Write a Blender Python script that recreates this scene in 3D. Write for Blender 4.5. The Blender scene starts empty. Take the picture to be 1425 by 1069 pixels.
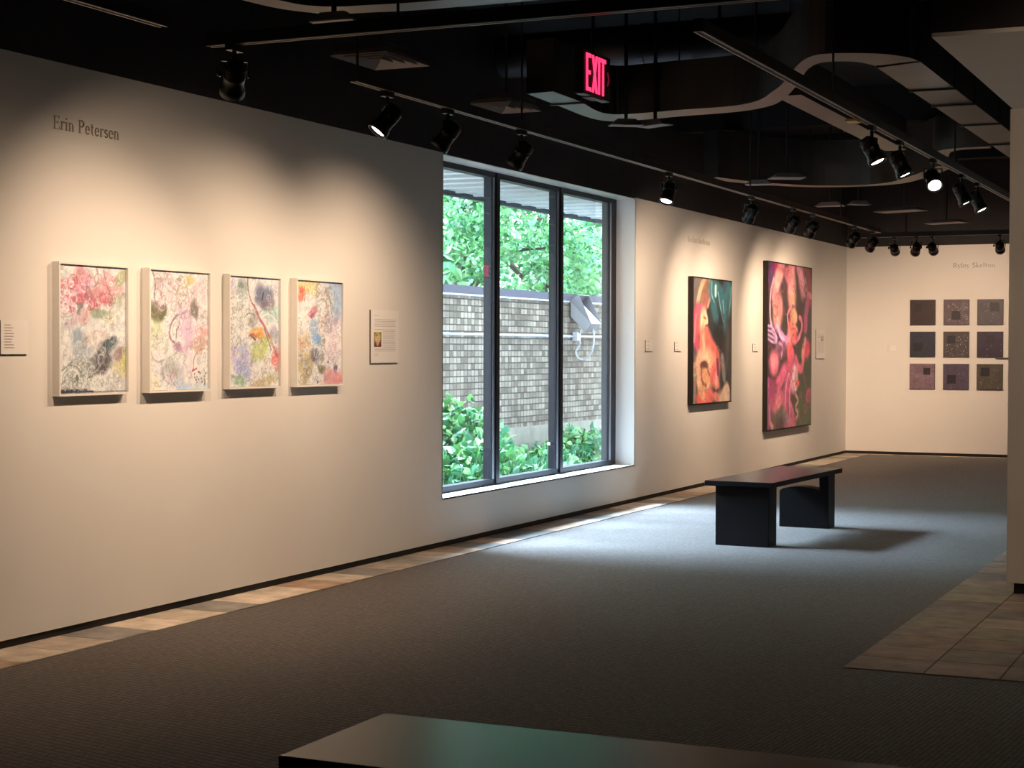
import bpy, bmesh, math, random
import numpy as np
from mathutils import Vector, Matrix, Quaternion

sc = bpy.context.scene
col = sc.collection
PI = math.pi
R = math.radians
rnd = random.Random(7)
nrng = np.random.default_rng(11)

# ------------------------------------------------------------------ render look
sc.view_settings.view_transform = 'Standard'
sc.view_settings.look = 'None'
sc.view_settings.exposure = 0.0
sc.view_settings.gamma = 1.0
sc.view_settings.use_curve_mapping = False
sc.cycles.use_denoising = True
sc.cycles.max_bounces = 10
sc.cycles.diffuse_bounces = 6
sc.cycles.glossy_bounces = 4
sc.cycles.transmission_bounces = 6
sc.cycles.transparent_max_bounces = 24
sc.cycles.sample_clamp_indirect = 6.0
sc.cycles.caustics_reflective = False
sc.cycles.caustics_refractive = False

# ------------------------------------------------------------------ helpers
def tag(o, label=None, cat=None, group=None, kind=None):
    if label: o['label'] = label
    if cat: o['category'] = cat
    if group: o['group'] = group
    if kind: o['kind'] = kind
    return o

def empty(name, loc=(0, 0, 0), rz=0.0):
    o = bpy.data.objects.new(name, None)
    o.location = loc
    o.rotation_euler = (0, 0, rz)
    o.empty_display_size = 0.1
    col.objects.link(o)
    return o

class MB:
    """collects shapes, then links them as one mesh object"""
    def __init__(s):
        s.v, s.f, s.m = [], [], []
    def add(s, vs, fs, mi=0):
        b = len(s.v)
        s.v += [tuple(v) for v in vs]
        s.f += [tuple(b + i for i in f) for f in fs]
        s.m += [mi] * len(fs)
        return s
    def box(s, x0, x1, y0, y1, z0, z1, mi=0, M=None):
        vs = [Vector((x, y, z)) for z in (z0, z1) for y in (y0, y1) for x in (x0, x1)]
        if M is not None: vs = [M @ v for v in vs]
        fs = [(0, 2, 3, 1), (4, 5, 7, 6), (0, 1, 5, 4), (2, 6, 7, 3), (0, 4, 6, 2), (1, 3, 7, 5)]
        return s.add(vs, fs, mi)
    def lathe(s, prof, n=24, M=None, mi=0, cap=True):
        """prof: list of (radius, z)"""
        vs, fs = [], []
        for r, z in prof:
            for k in range(n):
                a = 2 * PI * k / n
                vs.append(Vector((r * math.cos(a), r * math.sin(a), z)))
        for i in range(len(prof) - 1):
            for k in range(n):
                k2 = (k + 1) % n
                fs.append((i * n + k, i * n + k2, (i + 1) * n + k2, (i + 1) * n + k))
        if cap:
            fs.append(tuple(range(n - 1, -1, -1)))
            fs.append(tuple((len(prof) - 1) * n + k for k in range(n)))
        if M is not None: vs = [M @ v for v in vs]
        return s.add(vs, fs, mi)
    def tube(s, pts, r, n=10, mi=0):
        pts = [Vector(p) for p in pts]
        rings = []
        for i, p in enumerate(pts):
            d = (pts[min(i + 1, len(pts) - 1)] - pts[max(i - 1, 0)]).normalized()
            up = Vector((0, 0, 1)) if abs(d.z) < 0.9 else Vector((1, 0, 0))
            a = d.cross(up).normalized(); b = a.cross(d)
            rr = r(i / (len(pts) - 1)) if callable(r) else r
            rings.append([p + rr * (math.cos(2 * PI * k / n) * a + math.sin(2 * PI * k / n) * b) for k in range(n)])
        vs = [v for ring in rings for v in ring]
        fs = []
        for i in range(len(pts) - 1):
            for k in range(n):
                k2 = (k + 1) % n
                fs.append((i * n + k, i * n + k2, (i + 1) * n + k2, (i + 1) * n + k))
        fs.append(tuple(range(n - 1, -1, -1)))
        fs.append(tuple((len(pts) - 1) * n + k for k in range(n)))
        return s.add(vs, fs, mi)
    def prism(s, poly, h0, h1, axis='z', mi=0, M=None):
        """poly: list of 2D points; extruded along axis"""
        def P(a, b, h):
            return Vector((a, b, h)) if axis == 'z' else (Vector((h, a, b)) if axis == 'x' else Vector((a, h, b)))
        n = len(poly)
        vs = [P(a, b, h0) for a, b in poly] + [P(a, b, h1) for a, b in poly]
        fs = [tuple(range(n))[::-1], tuple(range(n, 2 * n))]
        for k in range(n):
            k2 = (k + 1) % n
            fs.append((k, k2, n + k2, n + k))
        if M is not None: vs = [M @ v for v in vs]
        return s.add(vs, fs, mi)
    def mesh(s, name, mats, bevel=False, smooth=False):
        me = bpy.data.meshes.new(name)
        me.from_pydata(s.v, [], s.f)
        me.update()
        for m in (mats if isinstance(mats, (list, tuple)) else [mats]):
            me.materials.append(m)
        if any(s.m): me.polygons.foreach_set('material_index', s.m)
        bm = bmesh.new(); bm.from_mesh(me)
        bmesh.ops.recalc_face_normals(bm, faces=bm.faces)
        bm.to_mesh(me); bm.free()
        if smooth:
            me.polygons.foreach_set('use_smooth', [True] * len(me.polygons))
        me.update()
        return me
    def build(s, name, mats, parent=None, bevel=0.0, smooth=False, loc=None):
        o = bpy.data.objects.new(name, s.mesh(name, mats, smooth=smooth))
        col.objects.link(o)
        if parent is not None: o.parent = parent
        if loc is not None: o.location = loc
        if bevel > 0:
            b = o.modifiers.new('bevel', 'BEVEL'); b.width = bevel; b.segments = 2
            b.limit_method = 'ANGLE'; b.angle_limit = R(40)
        if smooth:
            e = o.modifiers.new('split', 'EDGE_SPLIT'); e.split_angle = R(38)
        return o

def children(o): return [c for c in bpy.data.objects if c.parent == o]

def copy_tree(o, parent=None, kids=None):
    c = o.copy(); col.objects.link(c); c.parent = parent
    for ch in (kids or KIDS)[o.name]:
        copy_tree(ch, c, kids)
    return c
KIDS = {}

# ------------------------------------------------------------------ materials
def lin(c):
    return tuple((x / 255 / 12.92) if x / 255 <= 0.04045 else ((x / 255 + 0.055) / 1.055) ** 2.4 for x in c)

def mat(name, color, rough=0.6, metal=0.0, var=0.0, scale=20.0, bump=0.0, bscale=60.0, emit=None, estr=0.0, spec=0.5, sheen=0.0):
    m = bpy.data.materials.new(name); m.use_nodes = True
    nt = m.node_tree; b = nt.nodes['Principled BSDF']
    b.inputs['Base Color'].default_value = (*color, 1)
    b.inputs['Roughness'].default_value = rough
    b.inputs['Metallic'].default_value = metal
    b.inputs['Specular IOR Level'].default_value = spec
    if sheen: b.inputs['Sheen Weight'].default_value = sheen
    tc = nt.nodes.new('ShaderNodeTexCoord')
    if var > 0:
        n = nt.nodes.new('ShaderNodeTexNoise'); n.inputs['Scale'].default_value = scale
        n.inputs['Detail'].default_value = 4
        nt.links.new(tc.outputs['Object'], n.inputs['Vector'])
        r = nt.nodes.new('ShaderNodeValToRGB')
        r.color_ramp.elements[0].position = 0.3; r.color_ramp.elements[1].position = 0.7
        r.color_ramp.elements[0].color = (*[c * (1 - var) for c in color], 1)
        r.color_ramp.elements[1].color = (*[min(1, c * (1 + var)) for c in color], 1)
        nt.links.new(n.outputs['Fac'], r.inputs['Fac'])
        nt.links.new(r.outputs['Color'], b.inputs['Base Color'])
    if bump > 0:
        n2 = nt.nodes.new('ShaderNodeTexNoise'); n2.inputs['Scale'].default_value = bscale
        n2.inputs['Detail'].default_value = 3
        nt.links.new(tc.outputs['Object'], n2.inputs['Vector'])
        bp = nt.nodes.new('ShaderNodeBump'); bp.inputs['Strength'].default_value = bump
        bp.inputs['Distance'].default_value = 0.01
        nt.links.new(n2.outputs['Fac'], bp.inputs['Height'])
        nt.links.new(bp.outputs['Normal'], b.inputs['Normal'])
    if emit:
        b.inputs['Emission Color'].default_value = (*emit, 1)
        b.inputs['Emission Strength'].default_value = estr
    return m

def attr_mat(name, attr='Col', rough=0.6, var=0.0, scale=40, spec=0.4, bump=0.0, bscale=60, trans=0.0):
    m = bpy.data.materials.new(name); m.use_nodes = True
    nt = m.node_tree; b = nt.nodes['Principled BSDF']
    a = nt.nodes.new('ShaderNodeAttribute'); a.attribute_name = attr
    b.inputs['Roughness'].default_value = rough
    b.inputs['Specular IOR Level'].default_value = spec
    out = a.outputs['Color']
    tc = nt.nodes.new('ShaderNodeTexCoord')
    if var > 0:
        n = nt.nodes.new('ShaderNodeTexNoise'); n.inputs['Scale'].default_value = scale
        n.inputs['Detail'].default_value = 5
        nt.links.new(tc.outputs['Object'], n.inputs['Vector'])
        mr = nt.nodes.new('ShaderNodeMapRange')
        mr.inputs['From Min'].default_value = 0.3; mr.inputs['From Max'].default_value = 0.7
        mr.inputs['To Min'].default_value = 1 - var; mr.inputs['To Max'].default_value = 1 + var
        nt.links.new(n.outputs['Fac'], mr.inputs['Value'])
        mx = nt.nodes.new('ShaderNodeVectorMath'); mx.operation = 'SCALE'
        nt.links.new(out, mx.inputs[0]); nt.links.new(mr.outputs['Result'], mx.inputs['Scale'])
        out = mx.outputs['Vector']
    nt.links.new(out, b.inputs['Base Color'])
    if bump > 0:
        n2 = nt.nodes.new('ShaderNodeTexNoise'); n2.inputs['Scale'].default_value = bscale
        nt.links.new(tc.outputs['Object'], n2.inputs['Vector'])
        bp = nt.nodes.new('ShaderNodeBump'); bp.inputs['Strength'].default_value = bump
        bp.inputs['Distance'].default_value = 0.01
        nt.links.new(n2.outputs['Fac'], bp.inputs['Height'])
        nt.links.new(bp.outputs['Normal'], b.inputs['Normal'])
    if trans > 0:
        o = nt.nodes['Material Output']
        t = nt.nodes.new('ShaderNodeBsdfTranslucent')
        nt.links.new(out, t.inputs['Color'])
        mxs = nt.nodes.new('ShaderNodeMixShader'); mxs.inputs['Fac'].default_value = trans
        nt.links.new(b.outputs['BSDF'], mxs.inputs[1]); nt.links.new(t.outputs['BSDF'], mxs.inputs[2])
        nt.links.new(mxs.outputs['Shader'], o.inputs['Surface'])
    return m

def carpet_mat():
    m = bpy.data.materials.new('loop_pile_carpet'); m.use_nodes = True
    nt = m.node_tree; b = nt.nodes['Principled BSDF']; L = nt.links.new
    tc = nt.nodes.new('ShaderNodeTexCoord')
    mp = nt.nodes.new('ShaderNodeMapping'); mp.inputs['Rotation'].default_value = (0, 0, R(8))
    mp.inputs['Scale'].default_value = (1.0, 0.62, 1.0)
    L(tc.outputs['Object'], mp.inputs['Vector'])
    v = nt.nodes.new('ShaderNodeTexVoronoi'); v.inputs['Scale'].default_value = 44; v.inputs['Randomness'].default_value = 0.18
    L(mp.outputs['Vector'], v.inputs['Vector'])
    rp = nt.nodes.new('ShaderNodeValToRGB')
    rp.color_ramp.elements[0].position = 0.12; rp.color_ramp.elements[1].position = 0.62
    rp.color_ramp.elements[0].color = (0.128, 0.105, 0.093, 1)
    rp.color_ramp.elements[1].color = (0.013, 0.010, 0.009, 1)
    L(v.outputs['Distance'], rp.inputs['Fac'])
    sp = nt.nodes.new('ShaderNodeSeparateColor'); L(v.outputs['Color'], sp.inputs['Color'])
    mr = nt.nodes.new('ShaderNodeMapRange'); mr.inputs['To Min'].default_value = 0.72; mr.inputs['To Max'].default_value = 1.3
    L(sp.outputs['Red'], mr.inputs['Value'])
    sc_ = nt.nodes.new('ShaderNodeVectorMath'); sc_.operation = 'SCALE'
    L(rp.outputs['Color'], sc_.inputs[0]); L(mr.outputs['Result'], sc_.inputs['Scale'])
    L(sc_.outputs['Vector'], b.inputs['Base Color'])
    b.inputs['Roughness'].default_value = 0.85
    b.inputs['Specular IOR Level'].default_value = 0.25
    b.inputs['Sheen Weight'].default_value = 0.25
    b.inputs['Sheen Roughness'].default_value = 0.5
    bp = nt.nodes.new('ShaderNodeBump'); bp.inputs['Strength'].default_value = 0.6; bp.inputs['Distance'].default_value = 0.006
    bp.invert = True
    L(v.outputs['Distance'], bp.inputs['Height']); L(bp.outputs['Normal'], b.inputs['Normal'])
    return m

def brick_mat():
    m = bpy.data.materials.new('garden_wall_brick'); m.use_nodes = True
    nt = m.node_tree; b = nt.nodes['Principled BSDF']; L = nt.links.new
    tc = nt.nodes.new('ShaderNodeTexCoord')
    sx = nt.nodes.new('ShaderNodeSeparateXYZ'); cx = nt.nodes.new('ShaderNodeCombineXYZ')
    L(tc.outputs['Object'], sx.inputs[0]); L(sx.outputs['Y'], cx.inputs['X']); L(sx.outputs['Z'], cx.inputs['Y'])
    br = nt.nodes.new('ShaderNodeTexBrick')
    br.offset = 0.0
    br.inputs['Scale'].default_value = 1.0
    br.inputs['Brick Width'].default_value = 0.094; br.inputs['Row Height'].default_value = 0.0745
    br.inputs['Mortar Size'].default_value = 0.0075; br.inputs['Mortar Smooth'].default_value = 0.2
    br.inputs['Bias'].default_value = 0.0
    br.inputs['Color1'].default_value = (0.105, 0.086, 0.068, 1)
    br.inputs['Color2'].default_value = (0.27, 0.235, 0.195, 1)
    br.inputs['Mortar'].default_value = (0.055, 0.05, 0.048, 1)
    L(cx.outputs['Vector'], br.inputs['Vector'])
    n = nt.nodes.new('ShaderNodeTexNoise'); n.inputs['Scale'].default_value = 1.3; n.inputs['Detail'].default_value = 3
    L(tc.outputs['Object'], n.inputs['Vector'])
    mr = nt.nodes.new('ShaderNodeMapRange'); mr.inputs['From Min'].default_value = 0.3; mr.inputs['From Max'].default_value = 0.7
    mr.inputs['To Min'].default_value = 0.75; mr.inputs['To Max'].default_value = 1.2
    L(n.outputs['Fac'], mr.inputs['Value'])
    s = nt.nodes.new('ShaderNodeVectorMath'); s.operation = 'SCALE'
    L(br.outputs['Color'], s.inputs[0]); L(mr.outputs['Result'], s.inputs['Scale'])
    L(s.outputs['Vector'], b.inputs['Base Color'])
    b.inputs['Roughness'].default_value = 0.9; b.inputs['Specular IOR Level'].default_value = 0.1
    bp = nt.nodes.new('ShaderNodeBump'); bp.inputs['Strength'].default_value = 0.5; bp.inputs['Distance'].default_value = 0.008; bp.invert = True
    L(br.outputs['Fac'], bp.inputs['Height']); L(bp.outputs['Normal'], b.inputs['Normal'])
    return m

def glass_mat():
    m = bpy.data.materials.new('window_glass'); m.use_nodes = True
    nt = m.node_tree; L = nt.links.new
    nt.nodes.remove(nt.nodes['Principled BSDF']); o = nt.nodes['Material Output']
    t = nt.nodes.new('ShaderNodeBsdfTransparent'); t.inputs['Color'].default_value = (0.955, 0.985, 0.975, 1)
    g = nt.nodes.new('ShaderNodeBsdfGlossy'); g.inputs['Roughness'].default_value = 0.0
    lw = nt.nodes.new('ShaderNodeLayerWeight'); lw.inputs['Blend'].default_value = 0.5
    p = nt.nodes.new('ShaderNodeMath'); p.operation = 'POWER'; p.inputs[1].default_value = 5.0
    L(lw.outputs['Facing'], p.inputs[0])
    ma = nt.nodes.new('ShaderNodeMath'); ma.operation = 'MULTIPLY_ADD'; ma.inputs[1].default_value = 0.96; ma.inputs[2].default_value = 0.04
    L(p.outputs[0], ma.inputs[0])
    mx = nt.nodes.new('ShaderNodeMixShader')
    L(ma.outputs[0], mx.inputs['Fac']); L(t.outputs[0], mx.inputs[1]); L(g.outputs[0], mx.inputs[2])
    L(mx.outputs[0], o.inputs['Surface'])
    return m

M = {}
M['wall'] = mat('white_wall_paint', (0.78, 0.765, 0.745), 0.75, var=0.015, scale=2.0, bump=0.05, bscale=220, spec=0.25)
M['wall_black'] = mat('black_wall_paint', (0.036, 0.034, 0.037), 0.8, var=0.1, scale=6, spec=0.2)
M['ceiling'] = mat('black_ceiling_paint', (0.018, 0.018, 0.021), 0.9, spec=0.1)
M['base_black'] = mat('black_rubber_base', (0.012, 0.011, 0.010), 0.6, spec=0.3)
M['carpet'] = carpet_mat()
M['grout'] = mat('tile_grout', (0.16, 0.14, 0.12), 0.85, var=0.1, scale=30)
M['tile'] = attr_mat('slate_tile', rough=0.48, var=0.32, scale=7, spec=0.45, bump=0.12, bscale=25)
M['duct'] = mat('dark_painted_duct', (0.105, 0.096, 0.094), 0.42, metal=0.9, var=0.1, scale=4, spec=0.3)
M['duct_round'] = mat('dark_round_duct_paint', (0.045, 0.042, 0.048), 0.45, metal=0.8, var=0.1, scale=4, spec=0.3)
M['outlet'] = mat('pale_air_outlet_paint', (0.26, 0.24, 0.245), 0.55, var=0.05, scale=8)
M['track'] = mat('black_track_aluminium', (0.010, 0.010, 0.010), 0.5, spec=0.3)
M['track_lit_underside'] = mat('track_underside_lit_tone', (0.34, 0.29, 0.24), 0.45, spec=0.5)  # paler than the black rail: bounce light painted into its underside
M['spot_black'] = mat('black_lamp_enamel', (0.004, 0.004, 0.0045), 0.35, spec=0.3)
M['spot_rim'] = mat('lamp_inner_reflector', (0.55, 0.5, 0.45), 0.25, metal=0.8)
M['lens_on'] = mat('lit_lamp_lens', (1, 0.9, 0.8), 0.3, emit=(1.0, 0.86, 0.74), estr=14.0)
M['brass'] = mat('brass_adaptor', (0.62, 0.45, 0.14), 0.4, metal=0.6)
M['white_frame'] = mat('white_frame_lacquer', (0.80, 0.78, 0.75), 0.4, spec=0.4)
M['canvas_edge'] = mat('black_canvas_edge', (0.018, 0.014, 0.012), 0.7, spec=0.2)
M['paint'] = attr_mat('painted_canvas', rough=0.42, spec=0.35, bump=0.12, bscale=160)
M['card'] = mat('white_label_card', (0.82, 0.81, 0.80), 0.6)
M['card_edge'] = mat('dark_card_backing', (0.06, 0.05, 0.045), 0.7)
M['ink'] = mat('grey_printed_ink', (0.36, 0.33, 0.33), 0.7)
M['letter'] = mat('dark_vinyl_letters', (0.27, 0.235, 0.19), 0.35, spec=0.7)
M['letter_faint'] = mat('faint_grey_letters', (0.46, 0.43, 0.41), 0.6)
M['bench'] = mat('dark_stained_bench_wood', (0.0055, 0.005, 0.006), 0.55, var=0.12, scale=8, spec=0.12)
M['bench_top'] = mat('polished_dark_bench_top', (0.016, 0.013, 0.013), 0.3, var=0.1, scale=6, spec=0.75)
M['frame_navy'] = mat('dark_anodised_window_frame', (0.009, 0.011, 0.018), 0.45, spec=0.25)
M['frame_bead'] = mat('pale_glazing_bead', (0.32, 0.33, 0.38), 0.5, spec=0.2)
M['sill'] = mat('white_window_lining', (0.82, 0.82, 0.82), 0.45)
M['glass'] = glass_mat()
M['brick'] = brick_mat()
M['coping'] = mat('grey_metal_coping', (0.075, 0.075, 0.10), 0.7, spec=0.05)
M['conduit'] = mat('galvanised_conduit', (0.30, 0.31, 0.34), 0.5, metal=0.2)
M['concrete'] = mat('pale_concrete', (0.24, 0.225, 0.195), 0.85, var=0.2, scale=6, spec=0.1)
M['soil'] = mat('mulch_soil', (0.085, 0.065, 0.055), 0.95, var=0.5, scale=22, bump=0.8, bscale=30)
M['soffit_metal'] = mat('grey_corrugated_soffit', (0.60, 0.63, 0.66), 0.45, metal=0.1, var=0.08, scale=3)
M['flood'] = mat('grey_floodlight_casting', (0.16, 0.165, 0.18), 0.45, metal=0.3)
M['flood_hood'] = mat('dark_floodlight_hood', (0.075, 0.075, 0.09), 0.5, metal=0.2)
M['flood_glass'] = mat('floodlight_glass', (0.55, 0.58, 0.62), 0.08, spec=0.8)
M['bark'] = mat('tree_bark', (0.045, 0.038, 0.030), 0.9, var=0.3, scale=12)
M['leaf'] = attr_mat('tree_leaves', rough=0.5, spec=0.5, trans=0.4)
M['plant'] = attr_mat('garden_leaves', rough=0.4, spec=0.5, trans=0.3)
M['sign_black'] = mat('black_sign_housing', (0.012, 0.012, 0.012), 0.5)
M['sign_red'] = mat('lit_red_letters', (0.8, 0.02, 0.05), 0.4, emit=(1.0, 0.028, 0.10), estr=2.6)
M['panel_edge'] = mat('panel_edge_brown', (0.05, 0.032, 0.026), 0.6)
M['ledge'] = mat('dark_grey_metal_bar', (0.10, 0.085, 0.07), 0.5)

# ------------------------------------------------------------------ measures (metres)
WH = 3.0           # height of the white part of the walls
CEIL = 4.15
YB = 24.6          # back wall
WY0, WY1, WZ0, WZ1 = 11.575, 15.76, 0.374, 2.99   # window opening in the left wall
RX, RY = 4.27, 10.87  # near corner of the right-hand wall
Y0 = -3.0          # wall behind the camera
XR = 9.0

# ------------------------------------------------------------------ setting
def struct(mb, name, m, **k):
    o = mb.build(name, m, **k); o['kind'] = 'structure'; return o

struct(MB().box(-0.0, XR, Y0, YB, -0.12, 0.0), 'floor', M['carpet'])
struct(MB().box(-0.3, XR + 0.2, Y0 - 0.2, YB + 0.2, CEIL, CEIL + 0.15), 'ceiling', M['ceiling'])
w = MB()
T = 0.25
bz = 0.045
w.box(-T, 0, Y0, WY0, bz, WH).box(-T, 0, WY1, YB, bz, WH).box(-T, 0, WY0, WY1, bz, WZ0)
struct(w, 'wall_left', M['wall'])
struct(MB().box(-T, 0, Y0, YB + 0.2, WH, CEIL).box(-T, 0, WY0, WY1, WZ1, WH), 'wall_left_upper', M['wall_black'])
struct(MB().box(-T, -0.012, Y0, YB, 0, bz), 'baseboard_left', M['base_black'])
struct(MB().box(-T, XR, YB, YB + 0.2, bz, WH), 'wall_back', M['wall'])
struct(MB().box(0, XR, YB, YB + 0.2, WH, CEIL), 'wall_back_upper', M['wall_black'])
struct(MB().box(-0.012, RX, YB + 0.012, YB + 0.2, 0, bz), 'baseboard_back', M['base_black'])
rb = 0.072
struct(MB().box(RX, RX + 0.3, RY, YB, rb, WH).box(RX + 0.3, XR, RY, RY + 0.25, rb, WH), 'wall_right', M['wall'])
struct(MB().box(RX, RX + 0.3, RY, YB, WH, CEIL).box(RX + 0.3, XR, RY, RY + 0.25, WH, CEIL), 'wall_right_upper', M['wall_black'])
struct(MB().box(RX + 0.04, RX + 0.3, RY + 0.04, YB, 0, rb).box(RX + 0.3, XR, RY + 0.04, RY + 0.25, 0, rb), 'baseboard_right', M['base_black'])
struct(MB().box(XR, XR + 0.2, Y0 - 0.2, RY + 0.25, 0, CEIL), 'wall_far_right', M['wall_black'])
struct(MB().box(-T, XR + 0.2, Y0 - 0.2, Y0, 0, CEIL), 'wall_front', M['wall_black'])
# soffit between the near space and the right-hand wall: pale underside, black faces
s = MB().box(RX + 0.015, XR, 8.23, RY, WH, WH + 0.02, 0).box(RX + 0.015, XR, 8.23, RY, WH + 0.02, CEIL, 1)
struct(s, 'ceiling_soffit', [M['wall'], M['wall_black']])

# stone tile borders
def tile_field(name, rects, seed, palette, first=None):
    rg = random.Random(seed)
    mb = MB(); cols = []
    g = 0.004
    for (x0, x1, y0, y1, sx, sy) in rects:
        mb.box(x0, x1, y0, y1, 0.0, 0.002, 1); cols += [(0.2, 0.2, 0.2)] * 8
        nx = max(1, round((x1 - x0) / sx)); ny = max(1, round((y1 - y0) / sy))
        dx, dy = (x1 - x0) / nx, (y1 - y0) / ny
        for j in range(ny):
            for i in range(nx):
                mb.box(x0 + i * dx + g, x0 + (i + 1) * dx - g, y0 + j * dy + g, y0 + (j + 1) * dy - g, 0.001, 0.005)
                c = rg.choice(palette)
                if first and i == 0 and 0 <= j - first[0] < len(first[1]): c = first[1][j - first[0]]
                k = rg.uniform(0.85, 1.15)
                cols += [tuple(a * k for a in c)] * 8
    o = struct(mb, name, [M['tile'], M['grout']])
    at = o.data.color_attributes.new('Col', 'FLOAT_COLOR', 'POINT')
    at.data.foreach_set('color', np.array([(*c, 1) for c in cols], dtype=np.float32).ravel())
    return o
bei, gry, drk, rus, lit, grn = (0.46, 0.40, 0.33), (0.22, 0.21, 0.20), (0.10, 0.095, 0.09), (0.34, 0.23, 0.16), (0.56, 0.48, 0.40), (0.28, 0.27, 0.21)
seq = [bei, gry, lit, bei, gry, lit, lit, rus, bei, gry, bei, gry, bei, rus, drk, rus, drk, drk, rus, rus, bei, gry, bei, rus, bei]
ts = 0.345
ya = 6.79 - 29 * ts
tile_field('trim_1', [(-0.012, 0.35, ya, ya + 81 * ts, 0.362, ts)], 3, [bei, gry, lit, rus, bei, grn], first=(29, seq))
pal2 = [(0.30, 0.25, 0.20), (0.24, 0.21, 0.18), (0.33, 0.24, 0.18), (0.27, 0.25, 0.18), (0.36, 0.29, 0.24), (0.19, 0.18, 0.17), (0.29, 0.22, 0.17)]
tile_field('trim_2', [(3.93, RX + 0.04, 8.01, 8.01 + 48 * ts, 0.38, ts), (RX + 0.04, 8.8, 8.01, RY + 0.04, ts, ts)], 5, pal2)
tile_field('trim_3', [(0.352, 3.92, YB - 0.17, YB + 0.012, ts, 0.18)], 9, [bei, lit, rus, bei])

# ------------------------------------------------------------------ window
win = empty('window_1', (-0.1, (WY0 + WY1) / 2, WZ0)); win['kind'] = 'structure'
def wpart(mb, name, m, parent=win, **k):
    o = mb.build(name, m, **k)
    o.parent = win
    o.matrix_parent_inverse = Matrix.Translation(win.location).inverted()
    return o
t = 0.012
wpart(MB().box(-0.2, 0.0, WY0, WY1, WZ0 - t, WZ0 + 0.001), 'window_sill', M['sill'])
wpart(MB().box(-0.2, 0.0, WY1 - 0.004, WY1 + t, WZ0, WZ1), 'reveal_lining', M['sill'])
wpart(MB().box(-0.2, 0.0, WY0 - t, WY0 + 0.004, WZ0, WZ1), 'reveal_lining', M['sill'])
wpart(MB().box(-0.2, 0.0, WY0, WY1, WZ1 - 0.004, WZ1 + 0.001), 'head_lining', M['sill'])
fx0, fx1 = -0.285, -0.195
F = 0.05
mull = [(12.87, 13.03), (14.25, 14.41)]
wpart(MB().box(fx0, fx1, WY0, WY1, WZ0, WZ0 + F), 'bottom_rail', M['frame_navy'], bevel=0.003)
wpart(MB().box(fx0, fx1, WY0, WY1, WZ1 - F, WZ1), 'top_rail', M['frame_navy'], bevel=0.003)
wpart(MB().box(fx0, fx1, WY0, WY0 + 0.06, WZ0 + F, WZ1 - F), 'jamb', M['frame_navy'], bevel=0.003)
wpart(MB().box(fx0, fx1, WY1 - 0.16, WY1, WZ0 + F, WZ1 - F), 'jamb', M['frame_navy'], bevel=0.003)
for a, b in mull:
    wpart(MB().box(fx0, fx1, a + 0.03, b, WZ0 + F, WZ1 - F).box(fx1 - 0.001, fx1 + 0.012, a + 0.065, b - 0.03, WZ0 + 0.01, WZ1 - 0.01), 'mullion', M['frame_navy'], bevel=0.003)
for a in (mull[0][0], mull[1][0], WY1 - 0.19):
    wpart(MB().box(fx0 + 0.012, fx1 - 0.004, a, a + 0.029, WZ0 + F, WZ1 - F), 'glazing_stop', M['frame_navy'])
    wpart(MB().box(fx1 - 0.006, fx1 + 0.003, a + 0.016, a + 0.045, WZ0 + F, WZ1 - F), 'glazing_bead', M['frame_bead'])
edges = [WY0 + 0.06, 12.87, 13.03, 14.25, 14.41, WY1 - 0.19]
for i in range(3):
    wpart(MB().box(-0.212, -0.206, edges[2 * i] - 0.004, edges[2 * i + 1] + 0.004, WZ0 + F - 0.004, WZ1 - F + 0.004), 'glass_pane', M['glass'])

# ------------------------------------------------------------------ raster painter for the art
def s2l(c):
    c = np.asarray(c, float) / 255
    return np.where(c <= 0.04045, c / 12.92, ((c + 0.055) / 1.055) ** 2.4)
WARM = np.array([0.92, 0.75, 0.54])
def dewarm(c): return np.clip(s2l(c) / WARM * 0.90, 0.004, 0.9)

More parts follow.
